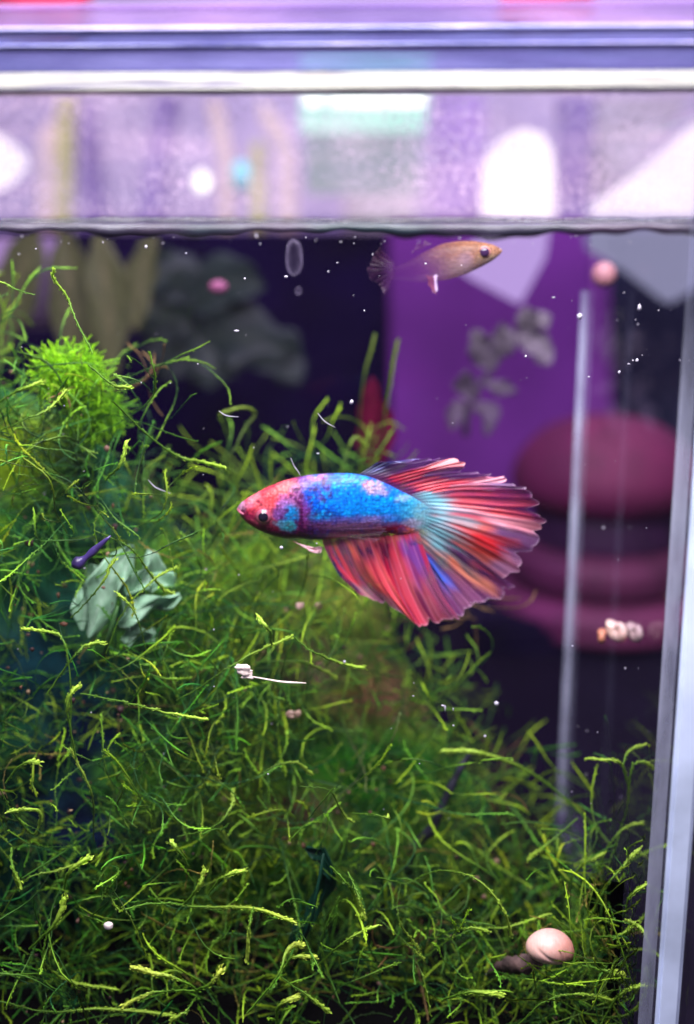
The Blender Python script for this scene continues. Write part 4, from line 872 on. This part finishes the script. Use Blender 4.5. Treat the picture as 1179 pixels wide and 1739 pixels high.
# ------------------------------------------------------------------ fish
def fish_body_mat(name, sheen=.25):
    m, nt, out = mat(name)
    ca = N(nt, 'ShaderNodeVertexColor'); ca.layer_name = 'pigment'
    p = N(nt, 'ShaderNodeBsdfPrincipled'); p.inputs['Roughness'].default_value = .36; p.inputs['Specular IOR Level'].default_value = sheen
    tc = N(nt, 'ShaderNodeTexCoord'); mp = N(nt, 'ShaderNodeMapping'); mp.inputs['Scale'].default_value = (1, .3, 1.15); L(nt, tc.outputs['Object'], mp.inputs[0])
    vo = N(nt, 'ShaderNodeTexVoronoi'); vo.inputs['Scale'].default_value = 13; vo.inputs['Randomness'].default_value = .55; L(nt, mp.outputs[0], vo.inputs['Vector'])
    no = N(nt, 'ShaderNodeTexNoise'); no.inputs['Scale'].default_value = 22; no.inputs['Detail'].default_value = 4; L(nt, tc.outputs['Object'], no.inputs['Vector'])
    mr = N(nt, 'ShaderNodeMapRange'); mr.inputs[1].default_value = 0; mr.inputs[2].default_value = .6; mr.inputs[3].default_value = 1.22; mr.inputs[4].default_value = .68; L(nt, vo.outputs['Distance'], mr.inputs[0])
    m2 = N(nt, 'ShaderNodeMapRange'); m2.inputs[1].default_value = .3; m2.inputs[2].default_value = .7; m2.inputs[3].default_value = .66; m2.inputs[4].default_value = 1.30; L(nt, no.outputs['Fac'], m2.inputs[0])
    mm = N(nt, 'ShaderNodeMath'); mm.operation = 'MULTIPLY'; L(nt, mr.outputs[0], mm.inputs[0]); L(nt, m2.outputs[0], mm.inputs[1])
    sc_ = N(nt, 'ShaderNodeVectorMath'); sc_.operation = 'SCALE'; L(nt, ca.outputs[0], sc_.inputs[0]); L(nt, mm.outputs[0], sc_.inputs['Scale'])
    b = N(nt, 'ShaderNodeBump'); b.inputs['Strength'].default_value = .25; b.inputs['Distance'].default_value = .03; b.invert = True; L(nt, vo.outputs['Distance'], b.inputs['Height']); L(nt, b.outputs[0], p.inputs['Normal'])
    L(nt, sc_.outputs[0], p.inputs['Base Color']); L(nt, p.outputs[0], out.inputs[0]); return m
def fin_mat(name):
    m, nt, out = mat(name)
    ca = N(nt, 'ShaderNodeVertexColor'); ca.layer_name = 'pigment'
    d = N(nt, 'ShaderNodeBsdfDiffuse'); t = N(nt, 'ShaderNodeBsdfTranslucent'); gl = N(nt, 'ShaderNodeBsdfGlossy'); gl.inputs['Roughness'].default_value = .35
    L(nt, ca.outputs[0], d.inputs[0]); L(nt, ca.outputs[0], t.inputs[0])
    a = N(nt, 'ShaderNodeMixShader'); a.inputs[0].default_value = .28; L(nt, d.outputs[0], a.inputs[1]); L(nt, t.outputs[0], a.inputs[2])
    b = N(nt, 'ShaderNodeMixShader'); b.inputs[0].default_value = .04; L(nt, a.outputs[0], b.inputs[1]); L(nt, gl.outputs[0], b.inputs[2])
    tr = N(nt, 'ShaderNodeBsdfTransparent'); c = N(nt, 'ShaderNodeMixShader'); L(nt, ca.outputs['Alpha'], c.inputs[0]); L(nt, tr.outputs[0], c.inputs[1]); L(nt, b.outputs[0], c.inputs[2])
    L(nt, c.outputs[0], out.inputs[0]); return m
M_FISH = fish_body_mat('betta_skin'); M_FIN = fin_mat('fin_membrane'); M_GUP = fish_body_mat('guppy_skin', .12)
nt = M_GUP.node_tree; pn = [q for q in nt.nodes if q.type == 'BSDF_PRINCIPLED'][0]; cn = [q for q in nt.nodes if q.type == 'VERTEX_COLOR'][0]; on = [q for q in nt.nodes if q.type == 'OUTPUT_MATERIAL'][0]
t = N(nt, 'ShaderNodeBsdfTransparent'); mx = N(nt, 'ShaderNodeMixShader'); L(nt, cn.outputs['Alpha'], mx.inputs[0]); L(nt, t.outputs[0], mx.inputs[1]); L(nt, pn.outputs[0], mx.inputs[2]); L(nt, mx.outputs[0], on.inputs[0])

def body(top, bot, thick, Y, name, paint, nx=220, nth=112, yaw_=0.0):
    x0, x1 = top[0][0], top[-1][0]; s = np.linspace(0, 1, nx); s = s ** 1.25; xs = x0 + (x1 - x0) * s
    order = np.argsort([p[0] for p in top])
    def ip(p, q): p = sorted(p); return np.interp(q, [a for a, _ in p], [b for _, b in p])
    sm = lambda a: np.convolve(np.pad(a, 4, 'edge'), np.ones(9) / 9, 'valid')
    tz, bz, th = ip(top, xs), ip(bot, xs), ip(thick, xs)
    tz[3:-3] = sm(tz)[3:-3]; bz[3:-3] = sm(bz)[3:-3]; th[3:-3] = sm(th)[3:-3]
    V, PXx, PYy = [], [], []
    for i in range(nx):
        c, h = (tz[i] + bz[i]) / 2, (bz[i] - tz[i]) / 2
        for k in range(nth):
            a = 2 * math.pi * k / nth; ca, sa = math.cos(a), math.sin(a)
            py = c - h * sa; dy = th[i] * PXS * (abs(ca) ** .85) * (1 if ca > 0 else -1)
            p = at(xs[i], py, Y); V.append((p.x, p.y + dy + yaw_ * (xs[i] - x0) * PXS, p.z)); PXx.append(xs[i]); PYy.append(py)
    F = []
    for i in range(nx - 1):
        for k in range(nth): F.append((i * nth + k, (i + 1) * nth + k, (i + 1) * nth + (k + 1) % nth, i * nth + (k + 1) % nth))
    F = [q[::-1] for q in F]
    F.append(tuple(range(nth))); F.append(tuple((nx - 1) * nth + k for k in range(nth))[::-1])
    C = paint(np.array(PXx), np.array(PYy))
    return mesh_from(name, np.array(V), F, True, C)

def paint_betta(x, y):
    C = np.tile(lina((92, 38, 104)), (len(x), 1)); S = lambda *a, **k: splat(C, x, y, *a, **k)
    S(560, 905, 60, 26, (60, 14, 84)); S(600, 893, 80, 15, (128, 84, 128), .9, .5, warp=2); S(665, 904, 44, 7, (140, 10, 56), .95, .5, warp=2); S(540, 905, 30, 16, (74, 20, 92), .9)
    S(590, 914, 34, 9, (228, 92, 108), .9, .6, warp=2); S(660, 916, 60, 5, (222, 62, 78), .95, .5, warp=2); S(706, 909, 28, 9, (230, 118, 104), .9, .6)
    # blue back
    S(600, 842, 96, 36, (4, 112, 232), 1, .25); S(560, 856, 60, 24, (2, 84, 206), .8, .5); S(640, 860, 60, 22, (0, 150, 246), .95, .4); S(580, 838, 40, 22, (0, 142, 248), .9, .5, seed=4)
    S(672, 872, 34, 18, (4, 146, 240), .9, .4); S(610, 880, 60, 5, (110, 104, 190), .7, .7, warp=3); S(540, 872, 34, 8, (18, 98, 166), .8, .5); S(626, 882, 22, 4, (150, 130, 200), .7, .6)
    S(706, 872, 26, 24, (66, 172, 216), .95, .5); S(722, 884, 20, 26, (130, 188, 202), .95, .5); S(704, 893, 20, 7, (176, 150, 180), .7, .6)
    S(634, 829, 15, 10, (206, 172, 182), .9, .5, warp=7); S(646, 834, 13, 9, (188, 164, 196), .8, .5, .3, warp=7); S(624, 822, 10, 4, (236, 150, 140), .8, .5); S(684, 852, 12, 6, (170, 200, 226), .7, .5)
    S(540, 812, 18, 5, (214, 120, 160), .85, .5); S(556, 826, 7, 14, (96, 74, 170), .8, .4, -.4); S(545, 838, 5, 10, (110, 60, 150), .7, .4, -.3, seed=7); S(520, 818, 12, 8, (150, 120, 210), .8, .5)
    S(530, 838, 12, 16, (14, 84, 196), .8, .5); S(585, 811, 28, 4, (70, 160, 230), .6, .6)
    for a, b in ((552, 845), (548, 818), (536, 828), (560, 838), (528, 860), (534, 876)): S(a, b, 4, 5, (72, 36, 120), .75, .4, seed=a % 13)
    # head
    S(470, 868, 52, 48, (150, 30, 70), 1, .25); S(455, 842, 50, 20, (228, 76, 92), 1, .4, -.4); S(478, 836, 26, 14, (232, 84, 88), .95, .5, -.3); S(484, 826, 20, 8, (236, 120, 120), .8, .5, -.3)
    S(432, 846, 14, 7, (240, 150, 160), .7, .6, -.5); S(452, 856, 20, 7, (236, 110, 118), .8, .5); S(438, 892, 44, 15, (122, 18, 66), 1, .4, .35); S(480, 908, 34, 9, (92, 12, 74), .95, .4, .1); S(426, 876, 18, 9, (150, 34, 78), .8, .5)
    S(411, 858, 8, 8, (206, 152, 184), .9, .5, warp=2); S(424, 856, 8, 5, (216, 130, 160), .7, .5, warp=2); S(414, 866, 5, 3, (104, 30, 74), .9, .5, warp=1); S(440, 848, 3, 2.5, (150, 20, 60), .8, .5, warp=1)
    S(440, 884, 22, 3, (206, 96, 116), .7, .6, .25, warp=1.5); S(452, 873, 17, 15, (196, 92, 112), .85, .3, warp=2)
    # gill cover
    S(494, 874, 19, 25, (54, 104, 180), 1, .35); S(498, 866, 12, 14, (26, 138, 206), .95, .5); S(492, 890, 12, 9, (66, 176, 184), .85, .5); S(476, 866, 9, 12, (148, 92, 176), .85, .5); S(478, 884, 10, 6, (92, 150, 180), .8, .5); S(486, 848, 14, 10, (166, 120, 196), .8, .5, seed=3)
    S(504, 836, 10, 14, (176, 110, 170), .85, .5, seed=5)
    for a, b in ((502, 842), (510, 850), (496, 838), (505, 830), (514, 838), (488, 862), (504, 882), (480, 874), (512, 862), (500, 900)): S(a, b, 4, 4.5, (86, 26, 96), .85, .4, warp=3, seed=a % 11)
    S(514, 880, 4, 26, (84, 20, 84), .95, .5, .08, warp=2); S(520, 868, 3, 18, (140, 70, 160), .6, .5, .05, warp=2)
    # freckles on head and back
    fk = sstep(.60, .72, fbm(x * .22 + 5, y * .24 + 3, 2)) * (1 - sstep(520, 600, x)); C[:] = C * (1 - .55 * fk[:, None]) + lina((96, 14, 52)) * .55 * fk[:, None]
    gb = sstep(.56, .70, fbm(x * .16 + 40, y * .2 + 13, 3)) * sstep(515, 545, x) * (1 - sstep(870, 884, y)); C[:] = C * (1 - .5 * gb[:, None]) + lina((20, 190, 255)) * .5 * gb[:, None]
    db = sstep(.56, .68, fbm(x * .14 + 80, y * .16 + 33, 3)) * sstep(515, 545, x) * (1 - sstep(690, 720, x)); C[:] = C * (1 - .45 * db[:, None]) + lina((8, 50, 150)) * .45 * db[:, None]
    return np.power(C, 1.10) * .80
BT = [(404, 862), (408, 855), (416, 849), (430, 841), (450, 830), (475, 820), (500, 813.5), (530, 809), (560, 807.5), (590, 808), (615, 811), (640, 819), (665, 831), (690, 844), (710, 856), (728, 868), (740, 877), (746, 885)]
BB = [(404, 865), (408, 874), (416, 885), (428, 894), (440, 901), (465, 911), (485, 916), (505, 915), (530, 919), (555, 920), (580, 916), (610, 912), (650, 911), (690, 915), (710, 911), (728, 902), (740, 893), (746, 888)]
TH = [(404, 2), (408, 7), (420, 14), (450, 24), (490, 31), (530, 32), (580, 29), (640, 21), (690, 10), (720, 5), (746, 1)]
betta = empty('betta_fish', at(570, 870, 0), 'red and blue male betta with flowing fins swimming to the left', 'fish')
BYAW = .10
obj('body', body(BT, BB, TH, 0, 'body', paint_betta, yaw_=BYAW), M_FISH, betta)
def eye(px, py, Y, r, parent, iris, s):
    th = np.interp(px, [a for a, _ in TH], [b for _, b in TH]) if parent is betta else None
    o = obj('eye', bme('eye', ball(r, 3, (1, .6, 1)), True), plain('iris', iris, .2, .3, 12, 0, .7), parent, at(px, py, 0) + Vector((0, Y, 0)) - parent.location)
    q = obj('pupil', bme('pupil', ball(r * .76, 3, (1, .62, 1)), True), plain('pupil_black', (.006, .004, .012), .12, .1, 4, 0, .7), o, (0, s * r * .2, 0))
    return o
eye(450, 872, -.235, 13.5 * PXS, betta, lin(140, 66, 86), -1)
eye(450, 872, .33, 13.5 * PXS, betta, lin(140, 66, 86), 1)

def streaks(u, v, C, A, items, nray, seed, fade=.0):
    for (u0, wu, va, vb, col, al, k) in items:
        uu = u - u0 + .020 * (fbm(u * 40 + seed, v * 2.5 + seed, 2) - .5) * 2
        wv = wu * 1.7 * (1 + .35 * (fbm(u * 0 + u0 * 50, v * 6, 2) - .5))
        a = (1 - sstep(.55, 1.25, np.abs(uu) / wv)) * sstep(va - .07, va + .07, v + .10 * (fbm(u * 60, v * 3 + u0 * 9, 2) - .5)) * (1 - sstep(vb - .12, vb + .12, v + .16 * (fbm(u * 70 + 3, v * 3 + u0 * 5, 2) - .5))) * k
        if fade: a = a * (1 - fade * (1 - sstep(.36, .56, fbm(u * 16 + seed * 3 + u0 * 20, v * 4 + u0 * 30, 2))))
        a = np.clip(a * 1.15, 0, 1); C[:] = C * (1 - a[:, None]) + lina(col) * a[:, None]; A[:] = A * (1 - a) + al * a
def fin(name, base, edge, Y, nray, items, basecol, basea, parent, bow=None, nu=240, nv=80, amp=.03, wave=.25, scal=.03, seed=1, yaw_=BYAW, ray=(.20, .08), ragged=.05, x0=404, thick=.006, ybase=0.0, notch=(), patch=0.0, basefade=0.0, raycol=(236, 200, 220)):
    """fan of fin rays: base and edge are courses in photo pixels; the membrane is pleated between the rays"""
    B = spline([(*p, 0) for p in base], nu); E = spline([(*p, 0) for p in edge], nu)
    U, W = np.meshgrid(np.linspace(0, 1, nu), np.linspace(0, 1, nv), indexing='ij')
    rayw = np.abs(np.cos(math.pi * nray * U))
    sc_ = 1 - scal * (1 - rayw) ** 1.0 - ragged * (fbm(U * nray * .5 + seed * 7, U * 0 + .5, 2) - .35)
    for un, dn, wn in notch: sc_ = sc_ - dn * np.exp(-((U - un) / wn) ** 2)
    X = B[:, None, 0] + (E[:, None, 0] - B[:, None, 0]) * W * sc_; Yp = B[:, None, 1] + (E[:, None, 1] - B[:, None, 1]) * W * sc_
    if bow:
        k = np.sin(math.pi * W) ; X += bow[0] * k; Yp += bow[1] * k
    X += 16 * W ** 1.5 * (fbm(U * 11 + seed, W * 1.6, 2) - .5); Yp += 16 * W ** 1.5 * (fbm(U * 11 + seed + 40, W * 1.6 + 9, 2) - .5); X += 2.2 * W * np.sin(9 * U + 5 * W + seed); Yp += 2.2 * W * np.sin(11 * U + 4 * W + seed * 2)
    dep = ybase * (1 - W) ** 2 + amp * np.cos(2 * math.pi * nray * U) * W ** .6 + wave * (W ** 1.2) * (np.sin(5.5 * U + 2.2 * W + seed) + .4 * np.sin(13 * U - 2 * W))
    u, v = U.ravel(), W.ravel()
    C = np.tile(lina(basecol), (len(u), 1)); A = np.full(len(u), basea, float)
    streaks(u, v, C, A, items, nray, seed, patch)
    # rays: thin paler, denser lines; they fork towards the edge
    r1 = np.exp(-(np.sin(math.pi * nray * u) / .20) ** 2); r2 = np.exp(-(np.sin(math.pi * nray * 2 * u + .6) / .22) ** 2) * sstep(.35, .6, v)
    rr = np.maximum(r1, r2 * .8) * (.5 + .8 * fbm(u * 55 + seed, v * 4, 2))
    kk = np.clip(ray[0] * rr, 0, 1)[:, None]; C = C * (1 - kk) + (C * .55 + lina(raycol) * .5) * kk
    C *= (1 - .18 * (1 - rr) * (fbm(u * 45 + 2, v * 3 + 5, 2)))[:, None]
    A = np.clip(A + ray[1] * rr - .06 * (1 - rr), .05, 1)
    edge_ = sstep(.97, .998, v) * .22; C = C * (1 - edge_[:, None]) + lina((232, 206, 226)) * edge_[:, None]; A = np.clip(A + edge_ * .2, 0, 1)
    x0_, zz = X.ravel(), Yp.ravel()
    P = at_np(x0_, zz, np.full(len(u), float(0))); 
    P[:, 1] += Y + dep.ravel() + yaw_ * (x0_ - x0) * PXS
    F = []
    i, j = np.meshgrid(np.arange(nu - 1), np.arange(nv - 1), indexing='ij'); a = (i * nv + j).ravel()
    F1 = np.stack([a, a + 1, a + nv + 1, a + nv], 1); n0 = len(P)
    P2 = P.copy(); P2[:, 1] += thick
    Fb = np.stack([a + n0, a + nv + n0, a + nv + 1 + n0, a + 1 + n0], 1)
    # close the rim so that the fin has thickness
    rim = np.concatenate([np.arange(nv), np.arange(1, nu) * nv + nv - 1, (nu - 1) * nv + np.arange(nv - 2, -1, -1), np.arange(nu - 2, 0, -1) * nv])
    rn = np.roll(rim, -1); Fr = np.stack([rim, rn, rn + n0, rim + n0], 1)
    C = np.minimum(C * 1.08, .95)
    if basefade: A = A * sstep(-.02, basefade, v)
    A2 = 1 - np.sqrt(1 - np.clip(A, 0, .995))
    CC = np.concatenate([C, A2[:, None]], 1)
    return obj(name, mesh_from(name, np.vstack([P, P2]), np.vstack([F1, Fb, Fr]), True, np.vstack([CC, CC])), M_FIN, parent)

RED, CRIM, COR, SAL, PNK = (226, 40, 66), (190, 8, 56), (236, 84, 86), (240, 128, 112), (232, 160, 176)
PUR, NAV, MAU = (96, 30, 104), (34, 12, 92), (128, 70, 128)
fin('caudal_fin', [(690, 847), (700, 858), (706, 876), (706, 892), (700, 908), (688, 919)],
    [(866, 822), (905, 840), (926, 880), (934, 905), (925, 950), (905, 984), (874, 1004), (880, 1022), (846, 1046), (800, 1056), (772, 1062)], .06, 19,
    [(.30, .13, .2, .95, (214, 72, 84), .9, .75), (.55, .12, .18, .95, (232, 76, 72), .95, .85), (.80, .05, .2, .8, (226, 96, 92), .9, .6), (.92, .08, .5, 1.2, (150, 84, 128), .75, .7), (.04, .05, .05, .75, (150, 40, 90), .8, .8), (.10, .05, .3, .8, (204, 62, 92), .8, .8), (.20, .05, .1, .6, (204, 70, 84), .9, .9),
     (.30, .06, .15, .7, (214, 70, 74), .95, 1), (.34, .03, .55, 1.1, (238, 186, 204), .95, .9), (.30, .02, .5, 1.1, (232, 150, 160), .9, .8), (.41, .05, .25, .62, (220, 92, 84), .95, 1), (.42, .05, .62, 1.2, (134, 84, 136), .72, .95),
     (.48, .04, .2, .8, (232, 44, 52), 1, 1), (.54, .035, .2, .85, (238, 82, 66), 1, 1), (.585, .025, .15, 1.1, (240, 130, 116), 1, 1), (.53, .05, .84, 1.2, (222, 150, 178), .9, .8), (.60, .04, .82, 1.2, (214, 160, 200), .9, .8),
     (.50, .012, .2, .9, (130, 10, 40), 1, .6), (.645, .025, .3, 1.1, (160, 96, 136), .75, .9), (.70, .04, .35, 1.2, (126, 66, 124), .72, .9), (.80, .025, .12, .62, (244, 128, 92), 1, 1), (.785, .022, .45, .95, (240, 150, 120), .95, .9), (.755, .012, .2, .7, (110, 110, 120), .8, .7),
     (.86, .03, .05, .5, (104, 128, 140), .9, .8), (.89, .02, .15, .35, (226, 70, 90), .9, .7), (.94, .035, .08, .72, (76, 110, 226), 1, 1), (.925, .008, .1, .7, (24, 26, 96), 1, .8), (.95, .007, .2, .75, (24, 26, 96), 1, .8), (.975, .02, .05, .5, (104, 66, 160), .95, .9), (.99, .02, .5, 1.2, (140, 60, 110), .8, .7),
     (.16, .10, -.2, .24, (110, 184, 206), 1, .9), (.40, .22, -.2, .30, (122, 190, 204), 1, 1), (.62, .12, -.2, .36, (124, 184, 196), 1, 1), (.28, .02, .2, .48, (176, 206, 222), .9, .8), (.37, .02, .2, .5, (176, 210, 220), .9, .8), (.46, .018, .2, .46, (180, 212, 224), .9, .8), (.56, .02, .25, .5, (150, 200, 206), .9, .8), (.66, .016, .25, .56, (128, 176, 186), .9, .9), (.72, .05, -.2, .22, (150, 180, 190), .95, .9), (.80, .06, -.2, .10, (228, 140, 120), .95, .8)],
    PUR, .74, betta, (0, -4), 420, 110, .015, .24, .03, 2, ragged=.12, basefade=.22, ybase=-.16, notch=((.20, .10, .018), (.44, .08, .02), (.655, .13, .016), (.33, .05, .01), (.74, .06, .012)), patch=.55)
fin('anal_fin', [(544, 914), (575, 906), (620, 901), (660, 900), (708, 898)],
    [(606, 1006), (640, 1034), (668, 1046), (700, 1062), (712, 1071), (752, 1072), (786, 1062)], -.02, 12,
    [(.03, .045, .08, .95, (38, 12, 84), .97, 1), (.16, .07, .1, .72, (228, 54, 82), .96, 1), (.17, .06, .7, 1.2, (214, 140, 160), .8, 1), (.10, .02, .1, .5, (110, 40, 110), .9, .7),
     (.27, .045, .12, 1.1, (112, 58, 112), .92, .9), (.37, .05, .15, .9, (232, 92, 92), .97, 1), (.36, .04, .8, 1.2, (196, 132, 160), .85, .9), (.45, .035, .25, 1.0, (212, 34, 76), .97, 1), (.52, .045, .15, 1.1, (234, 92, 100), .97, 1), (.61, .035, .25, 1.2, (196, 8, 64), 1, 1), (.58, .03, .75, 1.1, (226, 44, 70), 1, .8),
     (.69, .035, .2, .95, (224, 62, 84), .97, 1), (.76, .05, .3, 1.1, (214, 74, 100), .95, 1), (.86, .07, .5, 1.2, (196, 92, 116), .9, 1), (.88, .05, .1, .55, (128, 60, 150), .95, .9), (.81, .012, .6, 1.05, (110, 20, 70), 1, .8), (.66, .01, .3, 1.0, (120, 10, 64), 1, .7), (.33, .012, .3, .9, (150, 20, 60), 1, .6), (.95, .04, .4, 1.2, (150, 70, 110), .85, .8),
     (.22, .035, .05, .34, (128, 56, 104), .98, .9), (.42, .055, .06, .36, (88, 20, 76), 1, .95), (.62, .06, .06, .34, (96, 4, 52), 1, .95), (.12, .1, -.2, .12, (200, 80, 110), 1, .9), (.35, .05, -.2, .12, (236, 116, 118), 1, .9), (.53, .05, -.2, .12, (232, 84, 84), 1, .9), (.78, .1, -.2, .10, (216, 60, 80), 1, .9)],
    (180, 40, 80), .95, betta, (-6, 8), 340, 100, .011, .18, .025, 5, ragged=.08, basefade=.10, notch=((.30, .05, .02), (.55, .06, .015), (.78, .05, .02)), patch=.45)
fin('dorsal_fin', [(608, 810), (630, 815), (660, 829), (695, 846), (722, 856)],
    [(660, 789), (706, 781), (745, 788), (780, 790), (806, 800), (838, 814), (866, 818), (866, 834), (838, 846)], -.02, 16,
    [(.04, .06, -.1, 1.2, (20, 16, 72), .9, 1), (.14, .06, -.1, .8, (30, 22, 92), .92, 1), (.13, .008, .1, 1.1, (130, 130, 200), .9, .9), (.07, .007, .1, 1.1, (150, 160, 200), .9, .9), (.22, .05, .3, 1.2, (110, 56, 130), .7, .9), (.31, .04, .2, 1.2, (100, 40, 116), .66, .9),
     (.41, .045, .12, .62, (226, 44, 70), .97, 1), (.42, .05, .58, 1.2, (240, 144, 146), .95, 1), (.49, .035, .08, .6, (206, 22, 62), .97, 1), (.55, .05, .45, 1.2, (104, 44, 116), .62, 1), (.62, .035, .1, .5, (232, 70, 86), .97, 1), (.63, .05, .55, 1.2, (120, 64, 124), .66, .9), (.70, .03, .3, 1.1, (226, 120, 140), .95, .9), (.76, .05, .1, .7, (230, 50, 76), .98, 1), (.79, .03, .62, 1.2, (236, 166, 180), .95, 1), (.85, .03, .15, .6, (224, 70, 90), .95, .9), (.88, .025, .6, 1.2, (92, 92, 190), .95, .9), (.94, .05, .3, 1.2, (96, 40, 130), .85, .9), (.91, .01, .5, 1.1, (30, 30, 110), 1, .8), (.97, .04, -.1, .5, (120, 60, 120), .9, .8)],
    (96, 30, 96), .75, betta, (4, -5), 340, 90, .022, .14, .04, 8, ragged=.10, notch=((.34, .16, .03), (.52, .12, .03), (.68, .10, .03), (.86, .14, .02)), patch=.4)
fin('pectoral_fin', [(536, 884), (538, 892), (540, 902)], [(640, 872), (658, 890), (640, 908)], -.46, 9, [(.5, .6, .0, 1.2, (110, 64, 104), .11, 1)], (100, 56, 96), .11, betta, None, 90, 40, .01, .06, .02, 3, ray=(.12, .06), yaw_=0)
fin('pelvic_fin', [(498, 915), (502, 916)], [(548, 928), (540, 934)], -.18, 3, [(.5, .6, .1, 1.2, (236, 190, 200), .95, 1)], (180, 70, 110), .9, betta, (0, 2), 20, 30, .005, .02, .02, 4, yaw_=0)
# lips
v, f = tube(spline([tuple(at(x, y, 0) + Vector((0, d, 0))) for x, y, d in ((416, 871, -.15), (408, 867, -.09), (404.5, 865, 0), (408, 867, .09), (416, 871, .15))], 16), [.012] + [.025] * 14 + [.012], 8)
obj('mouth', mesh_from('mouth', v, f, True, np.tile(lina((176, 92, 116)), (len(v), 1))), M_FISH, betta)

# guppy near the surface
def paint_guppy(x, y):
    C = np.tile(lina((160, 98, 78)), (len(x), 1)); S = lambda *a, **k: splat(C, x, y, *a, **k)
    S(790, 412, 90, 9, (158, 92, 60), .9, .6, -.03); S(760, 455, 50, 18, (160, 112, 108), .8, .6); S(700, 470, 60, 26, (112, 52, 92), .9, .6); S(835, 438, 22, 10, (170, 130, 104), .8, .6); S(842, 424, 14, 10, (176, 110, 86), .8, .5); S(790, 440, 12, 12, (170, 120, 140), .6, .6); S(652, 478, 40, 30, (76, 22, 76), .95, .6)
    C = C * np.array([.48, .62, .58])
    return np.concatenate([C, (.05 + .72 * sstep(695, 825, x))[:, None]], 1)
GT = [(853, 425), (846, 418), (830, 413), (805, 409), (780, 409), (750, 414), (720, 428), (690, 446), (660, 458)]
GB = [(853, 427), (848, 434), (838, 442), (820, 452), (795, 464), (765, 474), (740, 478), (715, 480), (690, 478), (660, 474)]
GTH = [(853, 2), (846, 8), (830, 14), (800, 20), (770, 22), (730, 16), (690, 8), (660, 3)]
GY = 2.2
guppy = empty('guppy_fish', at(770, 440, GY), 'small tan female guppy facing right just under the water surface', 'fish')
obj('body', body(GT[::-1], GB, GTH, GY, 'body', paint_guppy, 120, 64), M_GUP, guppy)
for s in (-1, 1):
    e0 = at(822, 428, GY) + Vector((0, s * .14, 0))
    o = obj('eye', bme('eye', ball(11 * PXS, 3, (1, .6, 1)), True), plain('guppy_iris', lin(150, 100, 96), .2, .2, 12), guppy, e0 - guppy.location)
    obj('pupil', bme('pupil', ball(9 * PXS, 3, (1, .62, 1)), True), plain('guppy_pupil', (.02, .008, .03), .15, .1, 5), o, (0, s * .03, 0))
GP = dict(yaw_=0, x0=0)
fin('caudal_fin', [(672, 456), (668, 466), (672, 476)], [(636, 418), (624, 470), (650, 520)], GY, 9, [(.3, .4, .1, 1.2, (64, 10, 50), .2, .9), (.8, .3, .1, 1.2, (84, 40, 76), .14, .9)], (64, 20, 60), .16, guppy, None, 90, 50, .012, .05, .03, 2, **GP)
fin('anal_fin', [(728, 476), (738, 478), (750, 475)], [(738, 496), (745, 512), (749, 500)], GY, 5, [(.9, .12, .0, 1.2, (214, 190, 226), 1, 1)], (130, 60, 90), .6, guppy, None, 50, 30, .006, .03, .03, 6, **GP)
fin('dorsal_fin', [(742, 418), (730, 423), (716, 431)], [(736, 416), (716, 420), (704, 428)], GY, 5, [], (64, 14, 50), .25, guppy, None, 50, 30, .006, .03, .03, 6, **GP)
